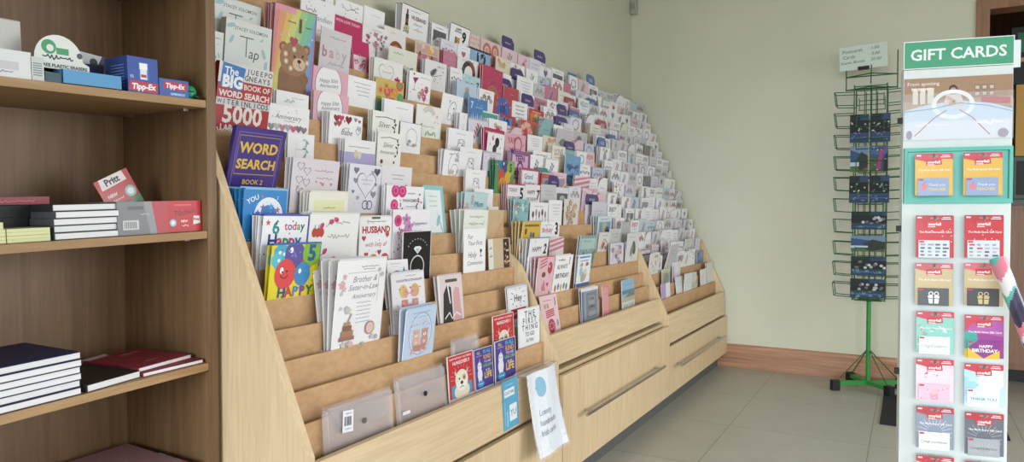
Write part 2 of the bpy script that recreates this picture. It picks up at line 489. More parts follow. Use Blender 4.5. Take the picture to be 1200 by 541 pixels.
HAND = [
 (1,0,1.669,0.136,0.176,-4,0,1, 'reddog','red card with a white bulldog in the front row'),
 (1,0,1.811,0.108,0.172,-4,0,1, 'purple','purple unicorn card next to the white bulldog card'),
 (1,0,1.926,0.135,0.18,-2,0,1, 'purple','purple unicorn card next to the hanging plastic sleeve'),
 (1,1,1.964,0.139,0.187,-2,0,1, 'reddog','red card with a dog peeping over the purple cards'),
 (1,1,2.13,0.162,0.189,-1,0,1, 'firstthing','white card reading THE FIRST THING in black capitals'),
 (1,2,1.518,0.138,0.194,7,1,4, 'bluebear','pale blue card with two small bears in a frame'),
 (1,2,2.13,0.144,0.194,-4,1,1, 'hug','white card with a red birthday band and sketch'),
 (1,3,1.28,0.178,0.274,7,3,4.5, 'brother','large white anniversary card with grey script and a brown cake'),
 (1,3,1.536,0.149,0.219,-4,2,2, 'couple','white card with a blonde couple drawn in pink'),
 (1,3,1.757,0.131,0.197,-5,1,2, 'bridegroom','card with a dark suit and a pink gown'),
 (1,4,1.555,0.094,0.19,-5,0,1, 'teal_star','white card with a teal star half hidden by the couple card'),
 (1,5,1.136,0.15,0.183,9,1,2, 'five','yellow balloon card with a green number 5'),
 (1,5,1.638,0.139,0.202,3,0,1, 'ring','black congratulations card with a silver diamond ring'),
 (1,5,1.969,0.137,0.203,1,0,1, 'holy','slim white card with black script and a small chalice'),
 (1,5,2.139,0.156,0.165,-2,0,1, 'blackpattern','tan card with a black and red patterned band'),
 (1,6,1.141,0.138,0.183,8,3,2, 'six_today','white card lettered 6 today in coloured letters'),
 (1,6,1.287,0.178,0.187,8,3,1.5, 'tulips','white anniversary card with pink tulips'),
 (1,6,1.487,0.139,0.178,3,1,1, 'husband','white card with red HUSBAND lettering and hearts'),
 (1,6,1.629,0.18,0.2,4,1,1, 'roses2','white congratulations card with a lilac flower spray'),
 (1,6,1.999,0.152,0.201,5,3,4, 'grammy','ivory card with green script heading'),
 (1,7,1.12,0.129,0.177,5,4,2.5, 'blue_zero','bright blue card with a starry ring numeral'),
 (1,7,1.322,0.141,0.177,7,3,1.2, 'cream_text','cream card with a plain yellow text panel'),
 (1,7,1.635,0.18,0.204,4,2,1, 'roses','white engagement card with magenta roses down one side'),
 (1,7,1.855,0.11,0.21,-6,0,1, 'teal_frame','white card with a wide pale teal border'),
 (1,7,2.047,0.15,0.195,6,2,3, 'tealfloral','pale teal card with pink flowers at its edge'),
 (1,7,2.219,0.074,0.146,2,0,1, 'blacksign','small black card with white lettering beside the brown envelope'),
 (1,8,1.289,0.165,0.197,8,2,2, 'lilac_hearts','pale lilac card with small outlined hearts and script'),
 (1,8,1.503,0.135,0.194,6,3,1, 'big_heart','white card with a large outlined heart among grey hearts'),
 (1,8,1.644,0.146,0.198,5,1,1, 'wedding_text','pale card with fine anniversary script and dark corner marks'),
 (1,8,2.169,0.13,0.145,4,0,1, 'plain_script','blank white card low by the divider'),
 (1,9,2.16,0.138,0.149,4,1,1, 'white_bear','slim white card with a small bear near the divider'),
 (1,10,1.347,0.095,0.135,4,1,1, 'bluesprig','white card with a blue butterfly spray behind the purple puzzle book'),
 (1,10,1.561,0.134,0.139,5,3,1.2, 'lilac_half','white card with a lilac band and two small figures'),
 (1,10,1.704,0.115,0.175,5,2,1, 'silver','ivory silver anniversary card in front of its twin'),
 (1,10,2.055,0.18,0.143,7,2,2.5, 'first_bd','white card with outlined baby animal and grey capitals'),
 (1,10,2.15,0.148,0.164,8,0,1, 'white_bear','white card with a thin drawn teddy sitting'),
 (1,11,1.302,0.147,0.142,6,2,1, 'anniv_hearts','white anniversary card with a row of grey and pink hearts'),
 (1,11,1.529,0.14,0.148,5,3,1.3, 'red_hearts','white card with red patterned hearts above script'),
 (1,11,1.716,0.129,0.176,5,2,1, 'silver','ivory silver anniversary card with a black flourish'),
 (1,11,1.851,0.119,0.157,5,0,1, 'dark_frame','white card with a dark edge and faint grey wreath'),
 (1,11,2.132,0.166,0.165,5,1,1, 'white_bear','white card with a grey seated bear outline'),
 (1,12,1.364,0.118,0.121,4,2,1, 'sprig','white card with a faint leaf sprig below the bear card'),
 (1,12,1.501,0.145,0.142,4,1,1, 'fifty','pink framed anniversary card with a white oval, front one'),
 (1,12,1.813,0.154,0.161,4,1,1, 'plain_script','white card with a single line of faint script'),
 (1,12,1.982,0.151,0.167,6,0,1, 'rainbow','white card with a pale pencil rainbow'),
 (1,12,2.247,0.051,0.17,6,2,2.5, 'white_bear','white card with a bear and tiny pink flower'),
 (1,13,1.524,0.151,0.153,4,2,1.2, 'fifty','pink framed anniversary card with a white oval, rear one'),
 (1,13,1.676,0.131,0.15,4,1,1, 'script_lines','white card with three lines of grey script'),
 (1,13,1.809,0.145,0.167,4,1,1, 'colourful','orange and green happy card with rings'),
 (1,13,2.162,0.136,0.168,10,0,1, 'white_bear2','tall white card with a large bear outline'),
 (1,14,1.577,0.132,0.213,7,0,1, 'baby','silvery card with pink baby letters'),
 (1,14,1.833,0.152,0.173,5,2,1, 'heart_flower','white card with an outlined heart and a magenta flower'),
 (1,14,2.019,0.131,0.161,6,1,1, 'cocktail','white card with cocktail glasses and pink balloons'),
 (1,13,1.372,.150,.293,6,3,1.5,'bear1','large rainbow birthday card with a brown bear and a 1 badge'),
 (1,15,1.78,0.084,0.16,-3,1,1, 'magenta_frame','magenta bordered card with a pink lace panel'),
 (1,15,1.941,0.161,0.169,7,0,1, 'greyleaf','white card with grey leaves along the bottom'),
 (1,15,2.158,0.14,0.165,5,2,1.5, 'bird','white card with a grey bird and twigs'),
 (1,16,1.567,0.146,0.184,5,0,1, 'script_top','white card with handwritten grandson script'),
 (1,16,1.712,0.134,0.159,3,0,1, 'magenta','deep magenta card with a white heading'),
 (1,16,1.851,0.144,0.163,4,2,1, 'tree','white card with a tree of red and grey hearts'),
 (1,16,1.969,0.121,0.183,2,0,1, 'sunset','white card with a brown and orange half sun'),
 (1,16,2.144,0.154,0.17,3,0,1, 'collage','card with a yellow and pink photo collage'),
 (1,17,1.751,0.132,0.161,5,0,1, 'black_sprig','white card with black curling branches'),
 (1,17,1.887,0.109,0.168,5,0,1, 'plain_script','white card with faint lines under a grey doodle'),
 (1,18,2.133,0.165,0.175,6,3,1.2, 'husband_wine','white card with a dark wine bottle and HUSBAND heading'),
 (2,0,2.359,0.145,0.189,-9,0,1, 'pinkone','pale pink card with a 1 and red striped balloon'),
 (2,0,2.7,0.18,0.186,-2,1,2, 'door','grey blue card with a panelled door'),
 (2,0,2.929,0.071,0.18,-2,0,1, 'pinkplain','plain coral pink card behind the door card'),
 (2,0,3.171,0.174,0.183,-2,0,1, 'seaside','blue seaside card standing alone low in the middle bay'),
 (2,2,2.368,0.139,0.202,7,3,3, 'pinkballoon','pink card with a girl and a red balloon'),
 (2,2,2.511,0.164,0.203,8,1,1.5, 'onebd','white card lettered 1 BIRTHDAY over a row of toys'),
 (2,2,2.748,0.14,0.193,6,1,2, 'bluetile','slim blue and white card with two orange birds'),
 (2,3,2.35,0.155,0.21,8,3,3, 'two','white card with black BIRTHDAY capitals and a 2'),
 (2,3,2.809,0.18,0.209,9,1,1, 'tealpic','teal green scenic card'),
 (2,3,3.23,0.18,0.156,2,1,1.5, 'lilacfloral','white card with lilac blossom, nearer of the pair'),
 (2,3,3.428,0.18,0.203,6,0,1, 'dogflower','white card with a dark lily'),
 (2,3,3.434,0.17,0.162,2,0,1, 'lilacfloral','white card with lilac blossom, farther of the pair'),
 (2,4,2.349,0.148,0.208,8,3,3, 'yellow','golden yellow card with small figures'),
 (2,4,2.616,0.136,0.14,4,0,1, 'pinkstripe','pink card with white diagonal stripes'),
 (2,4,3.123,0.137,0.147,8,1,2, 'orangepic','white card with an orange sketch'),
 (2,4,3.284,0.154,0.162,3,0,1, 'greycard','plain pale grey card behind the lilac blossom pair'),
 (2,4,3.446,0.132,0.195,3,0,1, 'greycard2','taller grey card behind the lilac blossom pair'),
 (2,5,2.594,0.18,0.139,3,0,1, 'three','white card with pink letters and a black 3'),
 (2,5,3.2,0.18,0.161,5,3,3, 'bluepair','white card with a blue and yellow boat picture'),
 (2,6,2.417,0.124,0.164,4,2,3, 'tealscene','teal card with pink and white flowers'),
 (2,6,2.559,0.164,0.153,3,0,1, 'two_squiggle','white card with brown squiggles and figures'),
 (2,6,2.73,0.133,0.166,3,0,1, 'script_lines','ivory card with grey lettering and a brown edge'),
 (2,6,2.885,0.154,0.172,3,0,1, 'floralstrip','tall slim card covered in beige flowers'),
 (2,6,3.209,0.18,0.166,3,0,1, 'lilac_script','pale lilac card with faint script below a purple tab'),
 (2,7,2.414,0.152,0.16,3,2,2, 'five_white','white card with a black 5 and pink border'),
 (2,7,2.57,0.141,0.162,3,0,1, 'seven_white','white card with a black 7 and pink edge'),
 (2,7,2.716,0.143,0.168,3,0,1, 'greycard','silver grey card next to the white 7 card'),
 (2,7,2.86,0.136,0.16,3,0,1, 'darkphoto','white card with a dark grey photograph'),
 (2,7,3.136,0.18,0.166,7,1,1.5, 'pinkloop','pink card with purple loops'),
 (2,8,2.376,0.149,0.186,4,3,2.5, 'five2','green and blue balloon card with a number 5'),
 (2,8,2.587,0.171,0.168,3,1,1, 'pinkborder','white lettered card inside a magenta border'),
 (2,8,3.101,0.18,0.161,9,1,1.5, 'pinkstripe','white card with a bold pink sash'),
 (2,9,2.546,0.18,0.174,3,1,1, 'purplepink','purple and pink lettered card'),
 (2,9,3.075,0.18,0.192,4,0,1, 'blueswirl','mid blue card with dark swirling letters'),
 (2,10,2.391,0.162,0.187,2,1,1, 'magenta','magenta card just behind the black balloon card'),
 (2,10,2.408,0.132,0.169,6,0,1, 'blackballoons','white card with black balloons and a red 6'),
 (2,10,2.556,0.18,0.183,4,0,1, 'pinkdoodle','pink card with darker pink doodles'),
 (2,10,2.815,0.18,0.128,3,0,1, 'pinktriangles','white card with pink triangles and black twig'),
 (2,11,2.818,0.148,0.136,3,0,1, 'script_lines','white card with a grey lettered panel'),
 (2,11,2.97,0.147,0.147,3,0,1, 'floralcream','cream card with a small pink posy'),
 (2,11,3.107,0.18,0.193,5,1,1, 'darktree','grey lilac card with a dark misty tree'),
 (2,12,2.374,0.143,0.177,3,0,1, 'seven_blue','blue card with a pale number 7 over white grass'),
 (2,12,2.467,0.141,0.135,3,0,1, 'youre', "teal rounded card with dark YOU'RE lettering"),
 (2,12,2.618,0.139,0.14,3,0,1, 'ten_blue','blue card with a 10 inside a red border'),
 (2,12,2.8,0.18,0.139,3,1,1, 'redflowers','red card with pale pink flowers'),
 (2,12,3.377,0.18,0.145,4,0,1, 'darktree','cream card with a dark misty tree'),
 (2,13,2.607,0.17,0.155,3,0,1, 'red_ten','red card with a blue number disc'),
 (2,13,2.781,0.146,0.156,3,0,1, 'script_colour','white card with multicoloured script'),
 (2,13,2.938,0.155,0.142,3,0,1, 'redorange','red card with an orange picture'),
 (2,14,2.425,0.138,0.152,2,0,1, 'babyseven','light blue card with dark lettering and a 7'),
 (2,14,2.57,0.17,0.212,3,1,1, 'glitter','deep pink glitter card with a gold swirl'),
 (2,14,2.756,0.139,0.155,3,1,1, 'red','plain coral red card between purple tabs'),
 (2,15,2.421,0.157,0.161,6,1,1.2, 'dark_ring','white card with a dark ring wreath'),
 (2,15,2.93,0.165,0.168,4,0,1, 'script_lines','white card with grey script lines behind the purple tab'),
 (2,16,2.56,0.18,0.166,3,1,1, 'twelve','light blue card with a black number 12'),
 (2,16,2.789,0.138,0.17,3,0,1, 'floralcream','cream card with scattered pink rings'),
 (2,17,2.446,0.143,0.176,8,2,1.5, 'nine','white card with a black number 9 and city blocks'),
 (2,17,2.613,0.084,0.171,3,0,1, 'pinkgrid','pale pink card with a rosy grid'),
 (2,17,2.704,0.18,0.171,3,1,1, 'pinkrings','pale pink card with salmon rings'),
 (3,1,3.746,0.165,0.136,-2,0,1, 'purplehalf','half purple half white card standing low at the near end'),
 (3,1,4.048,0.165,0.15,-6,0,1, 'palescript','pale card with faint script tilting back'),
 (3,1,4.167,0.165,0.161,3,0,1, 'palescript','white card with one grey line behind the front row'),
 (3,1,4.321,0.165,0.152,-2,1,1, 'greyscene','pale grey card with a faint landscape'),
 (3,1,4.575,0.16,0.158,-2,0,1, 'palescript','slim cream card beside the faint landscape card'),
 (3,1,4.758,0.165,0.191,-3,1,1, 'palescript2','pale green card last along the front row'),
 (3,2,3.845,0.158,0.141,0,0,1, 'greenphoto','grey photo card with a green heading'),
 (3,2,4.04,0.165,0.169,0,0,1, 'lilacround','pale lilac card with rounded top'),
 (3,3,3.666,0.163,0.175,8,0,1, 'palefloral','tall pale card with a little olive window'),
 (3,3,3.918,0.165,0.218,16,0,1, 'greylilac','grey lilac card tipped forward'),
 (3,3,4.69,0.165,0.139,1,1,1, 'blueblock','blue panelled card near the back wall'),
 (3,4,3.654,0.165,0.128,1,0,1, 'redbands','white card with dark red horizontal bands'),
 (3,4,4.008,0.165,0.167,1,0,1, 'lilacfloral','pale card with lilac dots'),
 (3,4,4.439,0.165,0.162,10,0,1, 'greyscene','grey card leaning forward beside the tipped lilac one'),
]
# ------------------------------------------------------------------ card designs
WHT, LIL, PNK, MAG, RED, GRY, BLK = '#f1eff2', '#dcd6e4', '#e6b3c4', '#b52a5e', '#b5303c', '#a2a2aa', '#26262a'
TEAL, BLU, NAVY, CRM, GRN, YEL, SLV = '#7fbcc0', '#3f7fc0', '#2e2f66', '#ece6d6', '#6f9a72', '#e8c53a', '#d6d5da'
DES = {}
def des(f): DES[f.__name__[2:]] = f; return f

def script(a, y=.75, n=2, c=INK, x=.18, ln=.64, amp=.045, gap=.13):
    for i in range(n):
        a.scr(x + .05 * i, y - gap * i, ln - .06 * i, amp, c, .011)

@des
def d_bear1(a):
    cs = ['#d8848a', '#dc9a70', '#dab76a', '#cfcb78', '#9cc486', '#7fbd9a', '#74b4be', '#7a9cc6', '#8b88bf', '#a884b4']
    for i, c in enumerate(cs):                             # slanting rainbow
        x0, x1 = -.5 + .17 * i, -.5 + .17 * (i + 1)
        q = [(x0, 0), (x1, 0), (x1 + .45, 1), (x0 + .45, 1)]
        a.poly(q, c)
    a.rect(0, .93, .5, .07, '#d99aa6'); a.dots(10, .02, ['#e6dcc8', '#9fd0d8', '#d8a0b4'], .06, .94, .6, .95)
    a.ell(.24, .54, .10, .10, '#8a6248'); a.ell(.80, .56, .10, .10, '#8a6248'); a.ell(.24, .54, .05, .05, '#b58a70'); a.ell(.80, .56, .05, .05, '#b58a70')
    a.ell(.50, .24, .34, .26, '#8f684b', 20); a.rect(.16, .0, .70, .24, '#8a6446')
    a.ell(.52, .43, .35, .31, '#9c7455', 22)
    a.ell(.64, .38, .16, .12, '#d6b59c', 14); a.ell(.64, .415, .05, .035, BLK, 10); a.line([(.64, .40), (.64, .36), (.70, .34)], .012, BLK)
    a.ell(.52, .46, .028, .028, BLK, 8); a.ell(.72, .48, .028, .028, BLK, 8)
    for x, y in ((.30, .47), (.50, .54), (.32, .39), (.84, .42), (.44, .32)):
        a.ell(x, y, .055, .055, '#c9b39a', 8); a.ell(x, y, .025, .025, '#e7e0d8', 6)
    a.ell(.30, .20, .12, .10, '#86603f', 12); a.ell(.78, .22, .12, .10, '#86603f', 12)
    a.heart(.48, .63, .11, '#b5455c'); a.txt('1', .62, .82, .34, '#6d4a32', bold=.04)
    a.scr(.30, .84, .20, .02, '#7a5a4a', .014); a.scr(.74, .82, .18, .02, '#7a5a4a', .014)
@des
def d_sprig(a):
    for i in range(6): a.leaf(.28 + .05 * i, .62 + .03 * (i % 3), .05, '#b9c3c4', .5 + i)
    a.scr(.45, .80, .4, .03, '#b6b6bc')
@des
def d_anniv_hearts(a):
    a.txt('Anniversary', .5, .68, .15, INK, .62, slant=.3); a.scr(.38, .56, .28, .02, GRY)
    for i, c in enumerate(('#8d8a93', '#b9b4ba', '#c77f92', '#a9a5ac', '#c9607c', '#75727c', '#8f7f86')):
        a.heart(.10 + .13 * i, .36 + .02 * (i % 2), .085, c)
    a.dots(6, .012, ['#c9909f', GRY], .1, .9, .6, .9)
@des
def d_bluesprig(a):
    for i in range(9): a.leaf(.62 + .035 * (i % 4), .25 + .07 * i, .075, ('#8fb0bb', '#6f8f9a', '#a9c4c8')[i % 3], i * .8)
    a.frame(.30, .008, '#c9c9d0'); a.scr(.32, .5, .24, .02, GRY)
@des
def d_lilac_hearts(a):
    a.bg('#ddd4dc')
    for x, y in ((.16, .86), (.30, .78), (.15, .62), (.30, .58), (.17, .42), (.30, .34)): a.heart_line(x, y, .08, '#8a8292', .01)
    script(a, .80, 2, '#b78a98', .45, .42, .04)
    a.hearts(7, .035, ['#a89aa8', '#c08898'], .1, .9, .3, .9)
@des
def d_blue_zero(a):
    a.bg('#2f83c4').edgec = '#2a6fae'
    a.ring(.58, .50, .34, .14, '#e9eef6', 24, .36)
    for i in range(9):
        t = i * .7; a.star(.58 + .27 * math.cos(t), .5 + .27 * math.sin(t) * a.w / a.h, .075, ('#3f6fc8', '#c86a7c', '#57a7d8', '#8a5fb0')[i % 4])
    a.txt('YOU', .2, .82, .13, '#e9eef6', .3, bold=.02, rot=.4); a.star(.42, .88, .04, '#d8707a')
    a.dots(12, .012, ['#e9eef6', '#9cd0f0'])
@des
def d_six_today(a):
    for t, x, c in (('6', .28, '#2f8f8a'),): a.txt(t, x, .80, .34, c, bold=.02)
    for t, x, c in (('t', .50, '#c05a4a'), ('o', .59, '#7a5aa8'), ('d', .69, '#c9486a'), ('a', .79, '#5a9a4a'), ('y', .88, '#3a3a66')): a.txt(t, x, .82, .20, c, bold=.02)
    for t, x, c in (('H', .22, '#33337a'), ('a', .38, '#c05a4a'), ('p', .52, '#3f8f6a'), ('p', .66, '#c9486a'), ('y', .80, '#2f6f9a')): a.txt(t, x, .56, .30, c, bold=.03)
    a.star(.10, .88, .06, '#d2504a'); a.dots(9, .016, ['#d2504a', '#3f8f6a', '#33337a'])
@des
def d_five(a):
    a.bg('#e3d22c').edgec = '#cfc02a'
    a.star(.66, .62, .20, '#d04a2c', 7)
    a.ell(.20, .86, .17, .17, '#49a9c4', 9); a.ell(.16, .74, .16, .15, '#5ab9d0', 9); a.ell(.30, .76, .10, .10, '#49a9c4', 9)
    for x, y in ((.16, .87), (.25, .84), (.15, .73)): a.ell(x, y, .03, .03, '#e6eef0', 6)
    a.balloon(.46, .84, .20, '#5a5398'); a.dots(10, .018, ['#8f7cc0'], .32, .58, .76, .92)
    a.ell(.83, .84, .20, .22, '#7fb43a', 18); a.txt('5', .83, .84, .36, '#2d5a86', bold=.04)
    a.balloon(.30, .48, .21, '#d9484a'); a.ell(.24, .52, .02, .02, BLK, 6); a.ell(.33, .53, .02, .02, BLK, 6)
    a.ring(.28, .47, .08, .015, BLK, 10, .06, math.pi, 2 * math.pi)
    a.balloon(.66, .46, .17, '#3f8ac0')
    for i, (t, c) in enumerate(zip('HAPPY', ('#2f4f96', '#c2463a', '#4f7fb8', '#7a4a96', '#2f6f5a'))):
        a.txt(t, .26 + .145 * i, .15, .22, c, bold=.035, rot=.1 * (i % 2) - .05)
    a.dots(14, .012, ['#7a4a96', '#2f6f5a', '#c2463a'])
@des
def d_cream_text(a):
    a.bg('#ece9dd'); a.rect(.12, .18, .78, .66, '#e6e6b8')
    a.scr(.34, .68, .34, .018, '#8a8a76'); a.scr(.40, .58, .22, .018, '#8a8a76'); a.star(.5, .44, .05, '#8f8f6a'); a.scr(.34, .34, .34, .04, '#7a7a62')
@des
def d_tulips(a):
    a.bg('#efeeec')
    a.scr(.50, .84, .30, .06, '#9a9a92', .012); a.scr(.36, .58, .46, .055, '#9a9a92', .012)
    for x, y, r in ((.42, .86, .4), (.24, .78, 1.0), (.52, .90, -.4), (.24, .66, .3), (.34, .30, .8), (.52, .14, .5)):
        a.line([(x, y), (x - .1, y - .10)], .012, '#7a9a6a'); a.ell(x, y, .055, .035, '#c23a6a', 8, r); a.ell(x - .02, y + .02, .03, .02, '#d8608a', 8, r)
    for i in range(3): a.ell(.10 + .07 * i, .66, .05, .07, '#c44a3c', 8); a.rect(.10 + .07 * i, .70, .012, .10, '#5f5f58')
@des
def d_husband(a):
    a.scr(.2, .90, .6, .02, '#4a8a7a'); a.txt('HUSBAND', .52, .72, .30, '#b42a34', .86, bold=.04)
    a.txt('with lots of', .52, .40, .15, '#b42a34', .66, slant=.2)
    for x, y in ((.14, .54), (.86, .60), (.22, .18), (.62, .22)): a.heart(x, y, .07, '#b5434c')
    a.ell(.44, .08, .12, .10, '#c98a5a', 12); a.ell(.80, .08, .12, .10, '#c9506a', 12)
    a.dots(16, .012, ['#c8606a', '#8a4a50'])
    a.rect(.36, .955, .26, .045, '#5d625f')
@des
def d_big_heart(a):
    a.bg('#e2e0ea')
    a.heart_line(.54, .62, .33, '#5c5a66', .014); a.scr(.36, .70, .36, .03, GRY); a.scr(.40, .62, .28, .02, GRY)
    for x, y, z, c in ((.20, .88, .09, '#7a7884'), (.20, .68, .08, '#8d8b96'), (.72, .86, .06, '#a9a7b2'), (.86, .88, .11, '#54525e'), (.84, .62, .05, '#7a7884'), (.78, .42, .10, '#8d8b96'), (.30, .34, .06, '#a9a7b2'), (.14, .46, .05, '#7a7884')): a.heart(x, y, z, c)
    a.ring(.55, .2, .1, .02, '#3a3844'); a.ring(.68, .2, .1, .02, '#3a3844')
    a.dots(12, .01, ['#8d8b96'])
@des
def d_wedding_text(a):
    a.bg('#e6e1e6'); a.scr(.3, .82, .46, .03, '#8a8692'); a.scr(.34, .74, .36, .02, '#8a8692')
    for x in (.12, .86): a.poly([(x - .06, .52), (x + .06, .52), (x + (.05 if x < .5 else -.05), .66)], '#4a4852')
@des
def d_roses(a):
    for x, y, r in ((.22, .90, .11), (.40, .90, .11), (.20, .62, .10), (.18, .34, .10), (.34, .12, .10)):
        a.ell(x, y, r, r, '#cf3f7e', 12); a.ell(x + .01, y + .01, r * .62, r * .6, '#dd6a9c', 9); a.ell(x, y, r * .3, r * .3, '#b42a66', 7)
    a.dots(16, .018, ['#c63a74', '#6f6a72', '#d98aae'], .08, .42, .06, .8); a.dots(9, .02, ['#c63a74', '#6f6a72'], .78, .95, .4, .9)
    a.txt('ENGAGEMENT', .65, .72, .13, '#8f8f9a', .46, bold=.01); a.scr(.5, .60, .3, .02, GRY); a.scr(.52, .86, .24, .02, GRY)
@des
def d_roses2(a):
    a.bg('#ece8ef')
    for x, y in ((.34, .80), (.42, .66), (.32, .55), (.44, .44), (.34, .34)): a.flower(x, y, .11, '#c48ab8', '#9a5a90')
    a.ell(.12, .78, .10, .10, '#d84a86', 10); a.ell(.12, .78, .05, .05, '#b42a66', 8)
    a.txt('Engagement', .72, .72, .10, '#8f8f9a', .4, slant=.3); a.scr(.56, .55, .3, .05, '#a8a8b2'); a.scr(.58, .42, .26, .04, '#a8a8b2')
    a.dots(14, .016, ['#c63a74', '#6f6a72'], .04, .22, .1, .7)
@des
def d_ring(a):
    a.bg('#1d1d20').edgec = '#e4e2e2'; a.frame(0.0, .018, '#dcdada')
    a.ring(.52, .30, .25, .03, '#d4d6da', 26); a.poly([(.38, .66), (.44, .70), (.60, .70), (.66, .66), (.52, .55)], '#e9edf2')
    a.poly([(.44, .66), (.60, .66), (.52, .56)], '#b9c2cc')
    for i in range(9): t = math.pi * (.15 + .7 * i / 8); a.ell(.52 - .36 * math.cos(t), .60 + .24 * math.sin(t) * a.w / a.h * 1.5, .025, .016, '#a4a4a8', 6, 0)
@des
def d_teal_frame(a):
    a.bg('#8ec5cb'); a.rect(.07, .05, .80, .88, '#e9eef0'); script(a, .80, 3, '#8f9aa0', .18, .5, .035, .1)
    a.leaf(.65, .30, .2, '#8ec5cb', 1.1); a.line([(.72, .28), (.84, .06)], .02, '#c05a6a'); a.line([(.6, .5), (.78, .1)], .014, '#7fb6bc')
@des
def d_teal_star(a):
    a.star(.78, .72, .2, '#2a8a9a'); a.ell(.45, .55, .36, .34, '#3f6f64', 16); a.dots(8, .016, ['#2a8a9a', '#d8aa4a']); a.scr(.12, .92, .5, .02, GRY)
@des
def d_couple(a):
    a.bg('#eeeaf0'); a.scr(.42, .955, .34, .014, GRY); a.txt('DAUGHTER & SON-IN-LAW', .55, .88, .13, '#4a4a54', .80, bold=.02)
    for x, hc, bc, d in ((.36, '#e3c878', '#d98f88', 1), (.68, '#d9b070', '#cf9aa0', -1)):
        a.poly([(x - .15, 0), (x + .13, 0), (x + .10, .56), (x - .09, .56)], bc)
        a.ell(x - .02 * d, .70, .125, .13, hc, 14); a.ell(x + .04 * d, .67, .085, .095, '#e2a898', 12)
        a.ell(x + .06 * d, .685, .014, .014, BLK, 6); a.ell(x + .13 * d, .66, .025, .02, '#d8988a', 6)
        a.line([(x - .06 * d, .52), (x + .10 * d, .42), (x + .16 * d, .48)], .045, '#e2a898'); a.dots(5, .014, ['#f0dcdc'], x - .10, x + .08, .05, .46)
    a.hearts(5, .03, ['#c8606a'], .1, .9, .72, .8); a.dots(8, .012, ['#c8909a'], .06, .16, .2, .8)
@des
def d_bluebear(a):
    a.bg('#c3d3ea'); a.scr(.2, .92, .62, .02, '#8f9fc0'); script(a, .84, 1, '#8f9fc0', .24, .5, .03)
    a.ring(.52, .50, .38, .016, '#8fa3c8', 22, .44); a.ring(.52, .50, .34, .01, '#f0f4fa', 22, .40)
    for x, c in ((.38, '#d9b0a0'), (.66, '#c99888')):
        a.ell(x, .34, .13, .15, c, 12); a.ell(x, .50, .11, .10, c, 12); a.ell(x - .08, .56, .035, .035, c, 7); a.ell(x + .08, .56, .035, .035, c, 7); a.ell(x, .48, .055, .04, '#efdcd2', 8); a.ell(x, .495, .018, .014, BLK, 6); a.ell(x - .045, .525, .012, .012, BLK, 6); a.ell(x + .045, .525, .012, .012, BLK, 6); a.heart(x, .33, .05, '#e8c8c8')
    a.rect(.30, .16, .42, .12, '#b98a86'); a.flowers(5, .05, ['#e8a8b4', '#f0f0f4'], .2, .8, .12, .2)
    a.hearts(6, .03, ['#d88f9f', '#7f93c0'], .1, .9, .66, .8)
@des
def d_bridegroom(a):
    a.bg('#e2d2d4'); a.rect(.0, .0, .06, 1, '#efeaec')
    a.poly([(.12, 0), (.20, .62), (.36, .80), (.52, .74), (.54, 0)], '#3b393d'); a.poly([(.36, .80), (.42, .8), (.48, .40), (.44, .40)], '#f0eef0')
    a.poly([(.58, 0), (.60, .6), (.70, .74), (.86, .70), (.92, 0)], '#d7a8a8'); a.rect(.30, .85, .50, .065, '#5a5a5e')
    a.line([(.2, .10), (.4, .22), (.5, .08), (.68, .2), (.86, .12)], .03, '#f0eef0')
@des
def d_brother(a):
    a.bg('#eceaec'); a.scr(.46, .92, .40, .012, GRY); a.scr(.5, .89, .28, .012, GRY)
    a.rect(.20, .855, .66, .004, '#7d7d84'); a.rect(.86, .5, .006, .36, '#7d7d84')
    a.txt('Brother &', .58, .78, .19, '#80808a', .5, slant=.35); a.txt('Sister-in-Law', .56, .69, .15, '#80808a', .62, slant=.35); a.txt('Anniversary', .58, .59, .14, '#8d8d96', .5, slant=.35)
    for i in range(6): a.scr(.42, .51 - .045 * i, .3, .01, '#b4b4ba')
    a.flowers(6, .06, ['#d9b0bc', '#c9c9d0'], .08, .18, .56, .88); a.flowers(5, .05, ['#c9c9d0', '#b9b9c2'], .1, .3, .36, .56); a.flowers(3, .05, ['#b9b9c2'], .84, .93, .78, .88)
    a.rect(.12, .10, .30, .045, '#96705c'); a.rect(.15, .145, .24, .065, '#aa7c62'); a.rect(.18, .21, .17, .06, '#8a6350'); a.rect(.20, .27, .12, .04, '#b58a70'); a.line([(.27, .31), (.33, .40)], .02, '#a5785e')
    a.ell(.74, .20, .10, .10, '#dcc0b8', 14); a.ring(.74, .20, .10, .02, '#b5827a')
    a.flowers(8, .05, ['#c4c4ca', '#a9a9b0', '#d9b0bc'], .2, .9, .03, .09)
@des
def d_holy(a):
    a.bg('#f0eff1'); a.txt('For', .30, .82, .17, '#4a4a50', .3, slant=.3); a.txt('Your First', .52, .68, .17, '#4a4a50', .66, slant=.3); a.txt('Holy', .40, .42, .20, '#4a4a50', .4, slant=.3); a.txt('Communion', .52, .24, .16, '#4a4a50', .7, slant=.3)
    a.ell(.78, .50, .05, .05, '#3f3a36', 8); a.rect(.77, .38, .02, .10, '#4a4440'); a.rect(.73, .37, .10, .02, '#6a6058')
@des
def d_grammy(a):
    a.bg('#e9ebe4'); a.scr(.2, .84, .6, .05, '#8d9a84', .014); a.scr(.16, .68, .68, .06, '#8d9a84', .014); a.scr(.24, .52, .5, .04, '#a8b0a0')
@des
def d_tealfloral(a):
    a.bg('#bcd6d8'); a.flowers(7, .09, ['#cf9fb4', '#c9d8e0', '#9fb4c4'], .06, .36, .3, .92); a.txt('Mum', .62, .72, .2, '#5f8a92', .4, slant=.3); a.scr(.4, .55, .5, .04, '#5f8a92')
